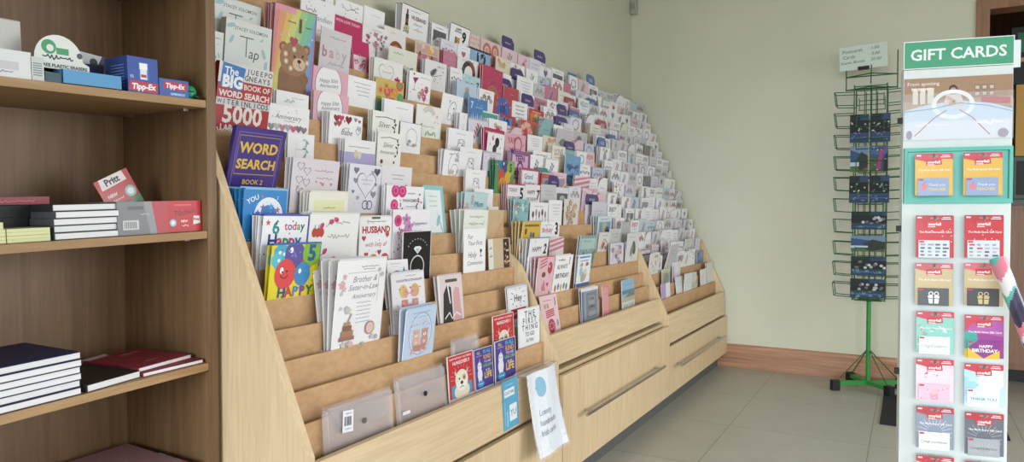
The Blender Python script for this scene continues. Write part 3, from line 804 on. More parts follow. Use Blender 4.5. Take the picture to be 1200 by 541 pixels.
@des
def d_blackpattern(a):
    a.bg('#cbb594'); a.rect(.0, .02, .20, .96, '#e3e0da'); a.scr(.02, .7, .16, .06, BLK); a.scr(.02, .45, .16, .06, BLK)
    a.rect(.66, .05, .28, .92, '#3a2522')
    for i in range(26): a.ell(a.r.uniform(.68, .92), a.r.uniform(.07, .95), .03, .03, a.r.choice(['#141212', '#a03a34', '#e0d8cc', '#c98a5a']), 6)
@des
def d_blacksign(a):
    a.bg('#17171a'); a.txt('YOU', .5, .64, .3, '#d8d8d8', .8, bold=.03); a.txt('OK', .5, .42, .3, '#d8d8d8', .8); a.rect(0, .84, 1, .16, '#e6e4e6')
@des
def d_first_bd(a):
    a.scr(.16, .88, .16, .04, '#6f6f76'); a.txt('First', .56, .86, .15, '#6f6f76', .36, slant=.2, bold=.01); a.txt('BIRTHDAY', .62, .68, .14, '#6f6f76', .46, bold=.02)
    a.ring(.36, .44, .18, .014, '#8d8d94', 20, .26); a.ring(.40, .30, .12, .014, '#a9a9b0', 16); a.flowers(4, .06, ['#c9b9a0', '#b0b4b8'], .2, .6, .12, .3)
@des
def d_white_bear(a):
    a.ring(.52, .52, .14, .013, '#8d8d94', 18, .13); a.ring(.50, .34, .18, .013, '#8d8d94', 18, .17); a.ring(.42, .62, .045, .012, '#8d8d94', 10); a.ring(.62, .62, .045, .012, '#8d8d94', 10)
    a.ell(.56, .50, .03, .022, '#55555c', 8); a.ell(.66, .34, .04, .04, '#cfa0ac', 8); a.scr(.3, .86, .4, .02, '#b6b6bc')
@des
def d_white_bear2(a):
    a.line([(.38, .30), (.36, .55), (.46, .74), (.60, .80), (.72, .66), (.68, .5), (.78, .36), (.70, .26)], .02, '#7d7d86'); a.line([(.4, .72), (.34, .8), (.44, .8)], .02, '#7d7d86')
    a.ring(.44, .30, .10, .016, '#8d8d96'); a.ring(.62, .28, .10, .016, '#8d8d96'); a.ell(.60, .58, .035, .025, '#45454c', 8)
@des
def d_rainbow(a):
    a.bg('#eeece8')
    for i, c in enumerate(('#d8b8b8', '#dcd0b0', '#b8cfc0', '#b8c4d8')): a.ring(.46, .60, .30 - .03 * i, .022, c, 18, None, .5, 2.4)
    a.star(.80, .70, .05, '#d8a0a8'); a.scr(.22, .38, .5, .04, '#a9b4a4'); a.leaf(.2, .42, .06, '#8fa88f', .6); a.hearts(4, .03, ['#d8a0a8'], .6, .9, .5, .8)
    for i in range(5): a.leaf(.4 + .09 * i, .16 + .03 * (i % 2), .07, '#a4b49c', 1 + i)
@des
def d_plain_script(a): a.scr(.36, .80, .46, .022, '#b4b4ba')
@des
def d_dark_frame(a):
    a.edgec = '#3a3a3e'; a.frame(0, .015, '#57575c'); a.ring(.56, .55, .26, .03, '#c4c8c8', 20); a.flowers(5, .06, ['#a9b0b0', '#8f9696'], .3, .8, .3, .5)
@des
def d_silver(a):
    a.bg('#eceae4'); a.line([(.10, .84), (.5, .88), (.84, .84), (.88, .70), (.82, .5)], .018, '#33333a')
    for x, y in ((.86, .82), (.90, .72), (.82, .64), (.88, .52), (.80, .42)): a.leaf(x - .03, y, .06, '#33333a', y * 9)
    a.txt('Silver', .46, .68, .20, '#6f6f76', .5, slant=.35); a.txt('Anniversary', .44, .50, .17, '#6f6f76', .64, slant=.35)
    a.ell(.2, .26, .06, .06, '#6a3a48', 9); a.ell(.72, .26, .04, .04, '#55555c', 8)
@des
def d_lilac_half(a):
    a.rect(0, .12, 1, .46, '#b3acd6'); a.scr(.12, .76, .7, .025, '#8a8a96'); a.ell(.36, .52, .06, .10, '#e0d0a8', 10); a.ell(.48, .50, .06, .09, '#e4d8bc', 10)
@des
def d_red_hearts(a):
    for x, y, z, c in ((.20, .84, .10, '#9a2a3c'), (.34, .86, .09, '#b5485a'), (.28, .70, .09, '#b5485a'), (.56, .84, .11, '#7d1f30'), (.78, .88, .06, '#8d8d96'), (.90, .84, .05, '#b5485a'), (.90, .62, .08, '#b9b9c2'), (.18, .66, .06, '#7a5a62'), (.44, .78, .04, '#c98a96')): a.heart(x, y, z, c)
    a.heart_line(.88, .52, .09, '#8d8d96', .012); a.txt('Babe', .54, .46, .18, '#5f5f68', .4, slant=.3); a.scr(.42, .58, .2, .02, GRY)
@des
def d_fifty(a):
    a.bg('#e2aebe'); a.ell(.46, .50, .36, .42, '#f1eef2', 24); a.ring(.46, .50, .37, .014, '#6f6a72', 26, .43)
    a.txt('Happy 50th', .46, .66, .13, '#5f5f68', .5, slant=.3, rot=.1); a.txt('Anniversary', .48, .52, .13, '#5f5f68', .52, slant=.3, rot=.1)
@des
def d_baby(a):
    a.bg('#d4cdd2'); a.scr(.24, .86, .56, .045, '#8f8a90', .012)
    for t, x, c in (('b', .16, '#b0848f'), ('a', .38, '#c09aa2'), ('b', .60, '#c8c0c0'), ('y', .80, '#b4a8ac')): a.txt(t, x, .58, .34, c, bold=.03)
    a.scr(.3, .38, .5, .05, '#8f8a90'); a.scr(.16, .22, .6, .04, '#a49ea4'); a.dots(6, .014, ['#b0848f', '#9aa8a0'])
@des
def d_script_lines(a): script(a, .82, 4, '#8f8f98', .2, .6, .03, .12)
@des
def d_colourful(a):
    a.bg('#c9b46a'); cs = ['#c8603a', '#d8a03a', '#5f9a7a', '#c8506a', '#7aa04a', '#d88a4a']
    for i in range(14): x, y, r = a.r.uniform(.1, .9), a.r.uniform(.3, .92), a.r.uniform(.07, .14); a.ell(x, y, r, r, cs[i % 6], 10); a.ell(x, y, r * .5, r * .5, cs[(i + 2) % 6], 8)
    a.rect(.0, .05, 1, .28, '#4f8f7c'); a.txt('Happy', .5, .34, .2, '#28504c', .5, slant=.2)
@des
def d_heart_flower(a):
    a.bg('#ece9e6'); a.heart_line(.42, .62, .28, '#8d8d94', .01); a.scr(.28, .66, .34, .03, GRY); a.flower(.82, .50, .10, '#b52a6e', '#7a1a4a'); a.leaf(.80, .36, .06, '#7a9a6a', 1.2)
@des
def d_magenta_frame(a):
    a.bg('#c02a66'); a.rect(.06, .08, .74, .46, '#ecd6de'); a.dots(30, .04, ['#c25a80', '#d88aa4', '#b04a70'], .12, .74, .14, .46); a.ring(.4, .56, .06, .02, '#a98a94')
@des
def d_magenta(a): a.bg('#bb2a60'); a.txt('WITH LOVE TODAY', .5, .87, .10, '#f0c8d8', .86, bold=.02); a.ell(.4, .3, .3, .16, '#d86a90', 14)
@des
def d_tree(a):
    a.bg('#e9e4e6'); a.scr(.3, .88, .4, .02, GRY); a.poly([(.46, .1), (.54, .1), (.52, .5), (.48, .5)], '#8d7a76')
    a.hearts(34, .055, ['#a8505c', '#c08088', '#8f8f96', '#c9a8ac', '#7a4a52'], .16, .86, .34, .80)
    a.heart_line(.48, .42, .12, '#a9a9b0', .012); a.scr(.38, .24, .24, .03, GRY)
@des
def d_script_top(a): a.scr(.14, .72, .3, .08, '#7a7a80', .014); a.txt('Grandson', .62, .58, .22, '#7a7a80', .6, slant=.3); a.dots(8, .014, ['#9fc0b0', '#8a8a90']); a.scr(.5, .3, .3, .04, GRY)
@des
def d_black_sprig(a):
    a.line([(.2, .86), (.4, .70), (.6, .80), (.84, .74)], .012, '#45454a'); a.line([(.5, .92), (.6, .76), (.8, .9)], .012, '#45454a')
    a.dots(16, .016, ['#2f2f34', '#55555c', '#8a4a58']); a.scr(.3, .42, .4, .03, GRY)
@des
def d_sunset(a):
    a.bg('#e6e2de'); a.ring(.55, .36, .34, .12, '#8a4a34', 16, None, 0, math.pi); a.ring(.55, .36, .22, .22, '#c9743a', 16, None, 0, math.pi); a.rect(.12, .0, .86, .20, '#7a3a2e'); a.scr(.2, .86, .3, .02, GRY)
@des
def d_greyleaf(a):
    a.bg('#e2e2d6'); a.scr(.14, .84, .36, .035, '#8f8f84')
    for i in range(12): a.leaf(.2 + .06 * i, .42 + .05 * math.sin(i * 2.1), .10, ('#9a9c8e', '#b4b4a6', '#7f8476', '#c9c4ae')[i % 4], i * 1.3)
@des
def d_husband_wine(a):
    a.scr(.3, .89, .40, .02, GRY); a.txt('HUSBAND', .64, .70, .2, '#5a2f36', .56, bold=.03); a.scr(.42, .52, .34, .05, '#8d8d94'); a.scr(.46, .36, .36, .05, '#8d8d94')
    a.rect(.14, .40, .11, .34, '#33252a'); a.rect(.165, .74, .06, .14, '#33252a'); a.rect(.165, .83, .06, .06, '#7a2f3a'); a.rect(.14, .48, .11, .12, '#8a4a44'); a.rect(.10, .18, .2, .22, '#c9c4a4')
    a.dots(10, .02, ['#8f9a6a', '#c9b48a', '#6a5a4a'], .08, .32, .16, .34)
@des
def d_collage(a):
    a.bg('#cfc4b0'); cs = ['#d8b44a', '#c07a8a', '#a9b48a', '#e0d8c8', '#9a7f6a', '#c9a8a0']
    for i in range(12): a.rect(.05 + .23 * (i % 4), .1 + .28 * (i // 4), .21, .25, a.r.choice(cs))
    for i in range(10): a.ell(a.r.uniform(.1, .9), a.r.uniform(.3, .9), .05, .06, a.r.choice(['#e6d2c0', '#6a5a54', '#d89aa4']), 8)
@des
def d_bird(a):
    a.bg('#e6e2e6'); a.ell(.38, .62, .14, .08, '#5f5f68', 10, .6); a.ell(.48, .72, .05, .05, '#5f5f68', 8); a.line([(.2, .44), (.8, .60)], .014, '#6a5a54'); a.line([(.4, .3), (.6, .86)], .012, '#8a7a76')
    a.hearts(7, .035, ['#b58a96', '#8f8f98'], .2, .9, .3, .9); a.scr(.55, .84, .32, .04, GRY)
@des
def d_cocktail(a):
    a.poly([(.16, .80), (.42, .84), (.27, .62)], '#8a3a5a'); a.line([(.27, .62), (.24, .42)], .014, '#55555c'); a.line([(.16, .42), (.32, .42)], .014, '#55555c')
    for x, y, c in ((.62, .40, '#c87a8a'), (.80, .50, '#a95a6a'), (.50, .28, '#b09a9a'), (.72, .24, '#c25a72')): a.balloon(x, y, .09, c)
    a.star(.2, .92, .05, '#6a3a5a'); a.scr(.5, .86, .4, .03, GRY); a.dots(8, .014, ['#8a3a5a', '#c87a8a'])
@des
def d_nine(a):
    a.txt('9', .72, .68, .42, '#1f1f24', bold=.05); a.txt('HAPPY', .42, .88, .10, BLK, .3, bold=.03); a.txt('BIRTHDAY', .40, .80, .10, BLK, .34, bold=.03)
    for x, y, w, h, c in ((.26, .16, .14, .46, '#57585f'), (.34, .36, .18, .26, '#d89a3a'), (.16, .1, .2, .26, '#3a3b44'), (.5, .12, .2, .2, '#6a6b74'), (.62, .2, .2, .2, '#b5563c'), (.3, .44, .1, .1, '#5f8a4a')): a.rect(x, y, w, h, c)
    a.dots(12, .014, [BLK])
@des
def d_pinkgrid(a):
    a.bg('#dfc4c0')
    for i in range(4):
        for j in range(5): a.ell(.14 + .24 * i, .14 + .18 * j, .06, .05, ('#b98a88', '#c9a09c')[(i + j) % 2], 7)
@des
def d_pinkrings(a):
    a.bg('#dec0ba')
    for x, y, r in ((.3, .6, .2), (.7, .66, .18), (.5, .3, .2), (.85, .36, .14), (.12, .3, .12)): a.ring(x, y, r, .08, '#bb6a62', 14); a.ell(x, y, r * .4, r * .4, '#d49a8e', 8)
@des
def d_twelve(a):
    a.bg('#8fb2cf'); a.rect(.04, .0, .94, .2, '#3f6f9a'); a.txt('12', .58, .58, .52, '#16264a', bold=.04); a.dots(14, .02, ['#dfeaf2', '#4f86b4']); a.rect(.0, .93, 1, .07, '#22303c')
@des
def d_floralcream(a): a.bg('#e0d6c2'); a.flowers(9, .11, ['#c98a80', '#d8a89c', '#b9a88a'])
@des
def d_dark_ring(a):
    a.bg('#e6e4e2'); a.ring(.54, .46, .34, .14, '#3a3436', 22); a.ring(.54, .46, .34, .14, '#8a4a3c', 8, None, .2, 1.4); a.ring(.54, .46, .33, .11, '#3f5a54', 8, None, 2.6, 3.8); a.scr(.2, .9, .6, .02, GRY)
@des
def d_babyseven(a):
    a.bg('#b4d0d8'); a.txt('Baby Boy', .42, .66, .17, '#3a4a52', .5, bold=.03, slant=.1); a.txt('7', .84, .64, .3, '#3a4a52', slant=.2, bold=.03); a.dots(8, .03, ['#8fb4c0', '#d8e6ea']); a.rect(.1, .1, .8, .18, '#8fb8c4')
@des
def d_glitter(a):
    a.bg('#b5355e'); a.dots(46, .018, ['#d8748f', '#c84a70', '#8f2448']); 
    for i in range(4): a.ring(.5, .22, .3 - .06 * i, .02, '#b49a6a', 14, None, .3, 2.8)
@des
def d_red(a): a.bg('#b5404e'); a.frame(.05, .01, '#c86a70'); a.scr(.4, .7, .3, .03, '#d89a9a')
@des
def d_seven_blue(a):
    a.bg('#4f80b8'); a.txt('7', .18, .78, .26, '#d0dcea', bold=.03); a.rect(.36, .7, .4, .05, '#7fa4cc'); a.dots(10, .02, ['#a9c4e0'])
    for i in range(12): a.poly([(.06 + .07 * i, .12), (.14 + .07 * i, .12), (.10 + .075 * i, .48 + .05 * (i % 3))], '#e6e9ee')
@des
def d_red_ten(a):
    a.bg('#b53f3c'); a.ell(.54, .50, .36, .34, '#4a5fa4', 18); a.txt('10', .54, .54, .3, '#28367a', bold=.04); a.rect(0, .12, 1, .1, '#c9923a'); a.dots(12, .02, ['#d8a03a', '#e0b8a8'], .05, .95, .6, .95)
@des
def d_script_colour(a):
    for i, c in enumerate(('#b5605a', '#6a8a5a', '#5a7aa0', '#a0708a')): a.scr(.2 + .04 * (i % 2), .82 - .16 * i, .56, .06, c, .02)
@des
def d_redorange(a): a.bg('#b8483c'); a.rect(.12, .16, .76, .62, '#c9803f'); a.ell(.5, .48, .2, .2, '#d8b08a', 10); a.rect(.2, .84, .6, .05, '#e0b0a0')
@des
def d_youre(a):
    a.bg('#e6eae6'); a.rect(.05, .06, .9, .88, '#4f9c92'); a.txt("YOU'RE", .48, .62, .3, '#1f3f40', .66, bold=.04); a.dots(12, .018, ['#c9b06a', '#2f6a68']); a.ell(.8, .34, .1, .1, '#a9b46a', 10)
@des
def d_ten_blue(a): a.bg('#5f7fb5'); a.rect(.78, 0, .22, 1, '#a83a44'); a.rect(0, .86, 1, .14, '#a83a44'); a.txt('10', .42, .6, .4, '#20305c', bold=.05); a.dots(8, .02, ['#a9bcd8'])
@des
def d_redflowers(a):
    a.bg('#b84a4c'); a.flowers(8, .11, ['#e6b0a8', '#dc8f8a'], .1, .66, .2, .86); a.ell(.82, .56, .1, .14, '#4f6a58', 10)
@des
def d_blackballoons(a):
    a.ell(.56, .70, .13, .15, BLK, 14); a.ell(.44, .46, .12, .14, BLK, 14); a.ell(.40, .30, .10, .12, '#3a3a40', 14); a.txt('6', .30, .84, .22, '#b53a4a', bold=.04); a.star(.8, .84, .05, GRY); a.star(.16, .62, .05, GRY); a.star(.78, .52, .05, GRY)
    a.line([(.5, .6), (.46, .1)], .01, GRY)
@des
def d_pinkdoodle(a):
    a.bg('#dcaab6'); a.ring(.62, .66, .2, .05, '#b0526c', 16); a.txt('YAY', .3, .78, .2, '#a8506a', .4, bold=.02); a.ring(.38, .34, .14, .03, '#a8506a'); a.scr(.2, .52, .5, .06, '#a8506a', .02); a.dots(8, .02, ['#b0526c'])
@des
def d_purplepink(a):
    a.bg('#8a5a8a'); a.rect(.12, .1, .76, .76, '#d8b0c8'); a.txt('TEEN', .48, .74, .2, '#6a2f6a', .6, bold=.04); a.ring(.5, .42, .16, .06, '#7a3a7a'); a.txt('BIRTHDAY', .5, .24, .18, '#6a2f6a', .7, bold=.04); a.rect(0, .9, .16, .1, '#33345f')
@des
def d_pinktriangles(a):
    for x, y in ((.06, .26), (.30, .2), (.46, .3), (.2, .42)): a.poly([(x, y), (x + .14, y), (x + .12, y + .22)], '#d88aa0')
    a.txt('HAPPY BIRTHDAY', .42, .76, .10, '#6a6a72', .56, bold=.02); a.line([(.7, .1), (.76, .86)], .02, '#4a4a50'); a.line([(.6, .3), (.84, .6)], .014, '#4a4a50'); a.line([(.86, .2), (.72, .5)], .014, '#4a4a50')
@des
def d_five2(a):
    a.bg('#5c8f5a').edgec = '#4f9a9a'; a.ell(.24, .86, .15, .16, '#3f7fa0', 12); a.balloon(.48, .86, .17, '#4a4a86'); a.ell(.80, .80, .2, .22, '#8ab43a', 14); a.txt('5', .80, .80, .3, '#2d4a76', bold=.04)
    a.ell(.3, .58, .17, .18, '#c8504a', 12); a.ell(.66, .52, .16, .17, '#d8b03a', 12); a.ell(.4, .3, .2, .2, '#d8963a', 12); a.dots(12, .02, ['#e6e6d0', '#2d4a76', '#c8504a'])
@des
def d_pinkborder(a): a.bg('#b0486a'); a.rect(.05, .05, .86, .86, '#ece6ea'); a.txt('Grand', .4, .7, .18, '#5a7aa0', .5, bold=.02); a.txt('daughter', .45, .46, .18, '#a0708a', .6, bold=.02, slant=.2); a.dots(8, .016, ['#b0486a'])
@des
def d_five_white(a): a.bg('#eae6ea'); a.txt('5', .82, .66, .42, '#1f1f24', bold=.04); a.txt('TODAY', .36, .78, .13, INK, .5, bold=.02); a.txt('CELEBRATE', .4, .48, .16, INK, .62, bold=.02); a.rect(0, 0, .05, 1, '#c2486a'); a.rect(0, .96, 1, .04, '#c2486a')
@des
def d_seven_white(a): a.bg('#eae6ea'); a.txt('7', .84, .62, .4, '#33333a', slant=.1, bold=.04); a.txt('HAPPY', .4, .72, .18, INK, .5, bold=.02); a.txt('BIRTHDAY', .42, .46, .16, INK, .62, bold=.02); a.rect(.95, 0, .05, 1, '#b04a72')
@des
def d_greycard(a): a.bg('#c9c6c6'); script(a, .76, 2, '#8f8c90', .2, .6, .03)
@des
def d_greycard2(a): a.bg('#b4b4b4'); a.flowers(5, .1, ['#a0a0a4', '#c4c4c6'], .2, .8, .3, .9)
@des
def d_darkphoto(a): a.bg('#dcdcdf'); a.rect(.08, .2, .84, .56, '#5a5a60'); a.ell(.5, .5, .22, .14, '#b4b4b8', 12)
@des
def d_tealscene(a): a.bg('#8fbcc0'); a.flowers(10, .10, ['#cf8aa0', '#dfe6e4', '#5f9aa0'], .1, .9, .3, .9); a.txt('10', .2, .84, .2, '#4a6a70')
@des
def d_two_squiggle(a):
    for i in range(5): x = .16 + .17 * i; a.ell(x, .52 + .08 * (i % 2), .06, .09, ('#5f4a44', '#c08a96', '#8a8a92')[i % 3], 8); a.line([(x, .5), (x + .03, .2)], .02, '#5f4a44')
    a.scr(.2, .84, .5, .03, GRY)
@des
def d_floralstrip(a): a.bg('#dcd4cc'); a.flowers(22, .10, ['#b09a8a', '#c9b4a8', '#8f8076', '#cfa8a0'], .1, .9, .05, .95)
@des
def d_yellow(a):
    a.bg('#ddb544'); 
    for i in range(7): a.ell(a.r.uniform(.15, .85), a.r.uniform(.35, .86), .07, .09, a.r.choice(['#7a5a3a', '#c8583a', '#f0e2b0', '#5a7a9a']), 8)
    a.rect(.1, .88, .8, .06, '#8a6a3a')
@des
def d_three(a): a.scr(.2, .84, .4, .03, GRY); a.txt('Birthday', .36, .6, .18, '#b5607a', .52, slant=.2, bold=.02); a.txt('3', .84, .66, .38, '#1f1f24', bold=.04); a.dots(8, .016, ['#b5607a'])
@des
def d_two(a): a.bg('#ece9ec'); a.txt('HAPPY', .40, .74, .2, '#4a4a52', .5, bold=.02); a.txt('BIRTHDAY', .44, .48, .18, '#4a4a52', .68, bold=.03); a.txt('2', .84, .74, .34, '#1f1f24', slant=.1, bold=.04); a.txt('TO YOU', .4, .26, .16, '#4a4a52', .5); a.dots(7, .016, ['#6a9ac0', '#c0808a'])
@des
def d_pinkstripe(a):
    a.bg('#e8d6dc')
    for i in range(3): a.poly([(0, .30 + .22 * i), (1, .50 + .22 * i), (1, .62 + .22 * i), (0, .42 + .22 * i)], '#cc7f96')
@des
def d_pinkballoon(a):
    a.bg('#e0b8c0'); a.balloon(.76, .72, .15, '#b5404e')
    for i in range(3): a.poly([(.12, .72 + .08 * i), (.54, .80 + .08 * i), (.54, .84 + .08 * i), (.12, .76 + .08 * i)], '#c0607a')
    a.ell(.42, .52, .10, .10, '#e6c4b0', 10); a.ell(.40, .56, .12, .08, '#7a4a3a', 10); a.poly([(.26, .14), (.6, .14), (.46, .44)], '#c8808c'); a.flowers(5, .05, ['#b5606c', '#f0dce0'], .1, .9, .06, .2); a.heart(.68, .3, .08, '#c0607a')
@des
def d_onebd(a):
    a.bg('#efedee'); a.txt('1', .82, .84, .26, '#b5505a', bold=.03); a.scr(.16, .88, .40, .03, '#7a7a80', .02); a.txt('ALWAYS', .42, .70, .20, '#5f5f68', .60, bold=.02); a.txt('BIRTHDAY', .48, .46, .22, '#4a4a52', .76, bold=.03)
    for i, c in enumerate(('#c8604a', '#4f8ab0', '#d8a84a', '#5f9a7a', '#8a6aa0')): a.ell(.16 + .16 * i, .14 + .03 * (i % 2), .055, .09, c, 9)
    a.dots(7, .016, ['#c8604a', '#4f8ab0'])
@des
def d_pinkone(a):
    a.bg('#e6c6cc'); a.scr(.14, .86, .5, .025, '#9a5a6a'); a.txt('1', .86, .80, .3, '#7a2f42', bold=.03)
    for i in range(4): a.poly([(.24, .38 + .055 * i), (.74, .42 + .055 * i), (.74, .455 + .055 * i), (.24, .415 + .055 * i)], '#b5384a')
    a.ell(.50, .15, .20, .19, '#b5384a', 16)
    for i in range(8): a.ell(.50 + .12 * math.cos(i * .8), .15 + .09 * math.sin(i * .8), .02, .02, '#f0dcdc', 6)
    for x in (.24, .40): a.ell(x, .70, .05, .07, '#b08a7a', 8)
    a.dots(8, .012, ['#b5607a'], .1, .9, .55, .8); a.ell(.86, .2, .06, .1, '#8aa8b0', 8)
@des
def d_bluetile(a):
    a.bg('#e4eaf0'); a.rect(0, .0, 1, .14, '#3f66a0'); a.rect(.1, .90, .8, .05, '#5f86b8'); a.scr(.16, .82, .66, .03, '#4f76a8', .02); a.ell(.3, .70, .12, .06, '#d8a03a', 8); a.ell(.72, .70, .12, .06, '#c8583a', 8)
    a.ell(.5, .34, .24, .16, '#b9a894', 12, .5); a.ell(.6, .48, .12, .1, '#d8cdbc', 10); a.ell(.28, .5, .12, .16, '#9fc0d4', 9); a.dots(8, .02, ['#5f86b8'])
@des
def d_tealpic(a):
    a.bg('#7f9c9e'); a.rect(.06, .62, .88, .3, '#a9c4c4'); a.poly([(.0, .2), (.3, .56), (.6, .34), (1, .6), (1, 0), (0, 0)], '#5a7a76'); a.scr(.2, .84, .5, .03, '#4f6a6c'); a.dots(14, .03, ['#c9d8d4', '#8fb0a8', '#3f5a5c'], .05, .95, .1, .6)
@des
def d_orangepic(a):
    a.bg('#d9d6d2'); a.rect(.3, .84, .5, .05, '#a9b48a'); a.line([(.2, .2), (.5, .7), (.8, .5)], .05, '#b58a70'); a.line([(.3, .1), (.6, .5)], .05, '#c9a08a'); a.ell(.46, .36, .16, .1, '#b5583f', 9, .8); a.ell(.7, .24, .12, .08, '#8f8a8a', 8)
@des
def d_lilacfloral(a): a.bg('#d9d2dc'); a.flowers(13, .10, ['#a890b4', '#8a7a9c', '#c4a8c0', '#7a6a86'], .14, .9, .06, .82); a.scr(.3, .9, .4, .03, GRY); a.line([(.1, .2), (.3, .8)], .016, '#a08a98')
@des
def d_bluepair(a):
    a.bg('#cdd9e2'); a.rect(.08, .12, .84, .62, '#7f9fb4'); a.ell(.5, .5, .18, .16, '#b9b48a', 10); a.ell(.68, .36, .14, .12, '#4f6f8a', 9); a.rect(.08, .12, .84, .16, '#3f5f7a'); a.scr(.2, .86, .5, .03, '#5f7a90')
@des
def d_dogflower(a): a.bg('#d9d9d6'); a.ell(.6, .5, .14, .22, '#5a5a58', 10, .5); a.ell(.42, .42, .1, .2, '#8a8a86', 10, -.4); a.line([(.5, .1), (.54, .4)], .03, '#5f6a58'); a.scr(.14, .86, .5, .03, GRY)
@des
def d_door(a):
    a.bg('#8f96a4'); a.rect(.0, .9, 1, .1, '#e2e0e4'); a.rect(.26, .06, .62, .78, '#6f7684'); a.rect(.38, .46, .40, .28, '#8f96a4'); a.txt('HOME', .58, .64, .12, '#3f4550', .3, bold=.02); a.rect(.38, .36, .40, .04, '#3f4550'); a.ell(.58, .40, .06, .04, '#33373f', 8)
    for i in range(4): a.ell(.42 + .11 * i, .18, .04, .07, '#9aa1ae', 8)
    a.rect(.0, 0, .12, .9, '#5f6f92')
@des
def d_seaside(a):
    a.bg('#8fb0cc'); a.rect(0, 0, 1, .2, '#d8d6d0'); a.rect(0, .2, 1, .16, '#b5aa9a'); a.rect(0, .48, 1, .14, '#5f7f96'); a.poly([(.2, .36), (1, .36), (1, .52), (.5, .48)], '#7a7868')
    a.scr(.2, .82, .6, .025, '#6a86a8')
    for i in range(6): a.line([(.12 + .14 * i, .02), (.16 + .14 * i, .14)], .03, '#5a5a60')
@des
def d_pinkplain(a): a.bg('#d5868f'); a.rect(.1, .1, .8, .8, '#dc979d'); a.scr(.3, .7, .4, .03, '#b0606c')
@des
def d_pinkloop(a):
    a.bg('#d8b0c0'); a.poly([(0, .9), (1, .6), (1, .8), (0, 1)], '#e6ccd6'); a.ring(.36, .42, .16, .06, '#7a4a7c'); a.ring(.64, .50, .14, .05, '#8f5a86'); a.line([(.2, .1), (.7, .9)], .05, '#b5607a')
@des
def d_lilac_script(a): a.bg('#d2cedb'); script(a, .6, 2, '#a09aac', .16, .6, .04)
@des
def d_blueswirl(a): a.bg('#6f9cc6'); a.scr(.12, .6, .76, .16, '#2f5f94', .05); a.scr(.2, .3, .6, .12, '#2f5f94', .05); a.dots(10, .02, ['#b4d0e6'])
@des
def d_darktree(a):
    a.bg('#c4c0c4'); a.poly([(.1, .0), (.16, .46), (.3, .36), (.36, .66), (.5, .4), (.62, .56), (.8, .3), (.92, .5), (1, 0)], '#57505a'); a.ell(.4, .52, .2, .14, '#7d7680', 10); a.dots(12, .03, ['#8a8490', '#4a444e'], .1, .95, .25, .6)
@des
def d_hug(a):
    a.bg('#eceaee'); a.frame(.03, .008, '#8f8f96'); a.txt('Hey', .5, .74, .24, '#3a3a40', .4, bold=.02); a.rect(.12, .24, .76, .24, '#b5303f'); a.txt('HAPPY BIRTHDAY', .5, .36, .13, '#f0e0e0', .68, bold=.02)
    for i in range(10): t = i * .63; a.line([(.5 + .30 * math.cos(t), .74 + .24 * math.sin(t) * .8), (.5 + .40 * math.cos(t), .74 + .30 * math.sin(t) * .8)], .018, '#4a4a50')
@des
def d_firstthing(a):
    a.bg('#edeef2').edgec = '#d8d8e0'; a.frame(.02, .008, '#b9bcd0')
    for t, y, s in (('T H E', .84, .20), ('F I R S T', .67, .18), ('T H I N G', .50, .18), ('TO GO', .33, .13), ('AS YOU', .17, .10)): a.txt(t, .52, y, s, '#2f2f36', .72, bold=.015)
@des
def d_reddog(a):
    a.bg('#c5303a').edgec = '#e6dede'; a.frame(0, .02, '#e9dfe0')
    a.txt('HAPPY BIRTHDAY OLD FRIEND', .5, .915, .09, '#f2e2e0', .84, bold=.02); a.txt('HUNGOVER !?', .52, .81, .14, '#f2e2e0', .66, bold=.03)
    for i in range(11):
        t = math.pi * i / 10; a.line([(.5 + .30 * math.cos(t), .44 + .24 * math.sin(t)), (.5 + .42 * math.cos(t), .44 + .33 * math.sin(t))], .012, '#e6a09a')
    a.rect(.1, .03, .8, .28, '#4f9ac0'); a.ell(.5, .14, .30, .18, '#e6dccb', 14)
    a.poly([(.24, .54), (.36, .50), (.26, .66)], '#d9bfae'); a.poly([(.76, .54), (.64, .50), (.76, .66)], '#d9bfae')
    a.ell(.5, .40, .25, .22, '#eae0cf', 18); a.ell(.5, .28, .20, .13, '#f0e9dd', 14); a.ell(.5, .33, .055, .04, '#2f2826', 9)
    a.ell(.41, .43, .03, .025, '#2f2826', 8); a.ell(.60, .43, .03, .025, '#2f2826', 8); a.ell(.60, .44, .075, .07, '#c9a98e', 10); a.ell(.60, .43, .03, .025, '#2f2826', 8)
    a.line([(.42, .22), (.5, .25), (.58, .22)], .016, '#4a3a36')
@des
def d_purple(a):
    a.bg('#4c3a8e').edgec = '#dcdce8'; a.frame(0, .018, '#dcdce8')
    a.txt('ALL', .24, .90, .11, '#d8c34a', .2, bold=.02); a.scr(.1, .82, .3, .02, '#c8c0e0')
    for t, y, c, s in (('IN ALL', .90, '#58b4c8', .14), ('KIND', .76, '#d8a03a', .17), ('YOU ARE', .64, '#c8c0e0', .09), ('UNICORN', .54, '#7ab85a', .17), ('IN MY', .42, '#c8c0e0', .09), ('LIFE', .30, '#e0c03a', .24)): a.txt(t, .70, y, s, c, .5, bold=.03)
    a.ell(.26, .56, .11, .13, '#e4dfea', 12); a.ell(.26, .36, .13, .18, '#e4dfea', 12); a.poly([(.24, .64), (.30, .64), (.28, .78)], '#d8a8c0'); a.ell(.22, .58, .018, .02, BLK, 6); a.ell(.31, .58, .018, .02, BLK, 6)
    a.line([(.2, .18), (.18, .30)], .05, '#e4dfea'); a.line([(.33, .18), (.33, .30)], .05, '#e4dfea'); a.ell(.28, .12, .18, .09, '#3f9ac8', 14); a.scr(.16, .12, .24, .02, '#e8f0f6')
@des
def d_purplehalf(a): a.bg('#e6e2ea'); a.rect(0, 0, .5, 1, '#b49ad0')
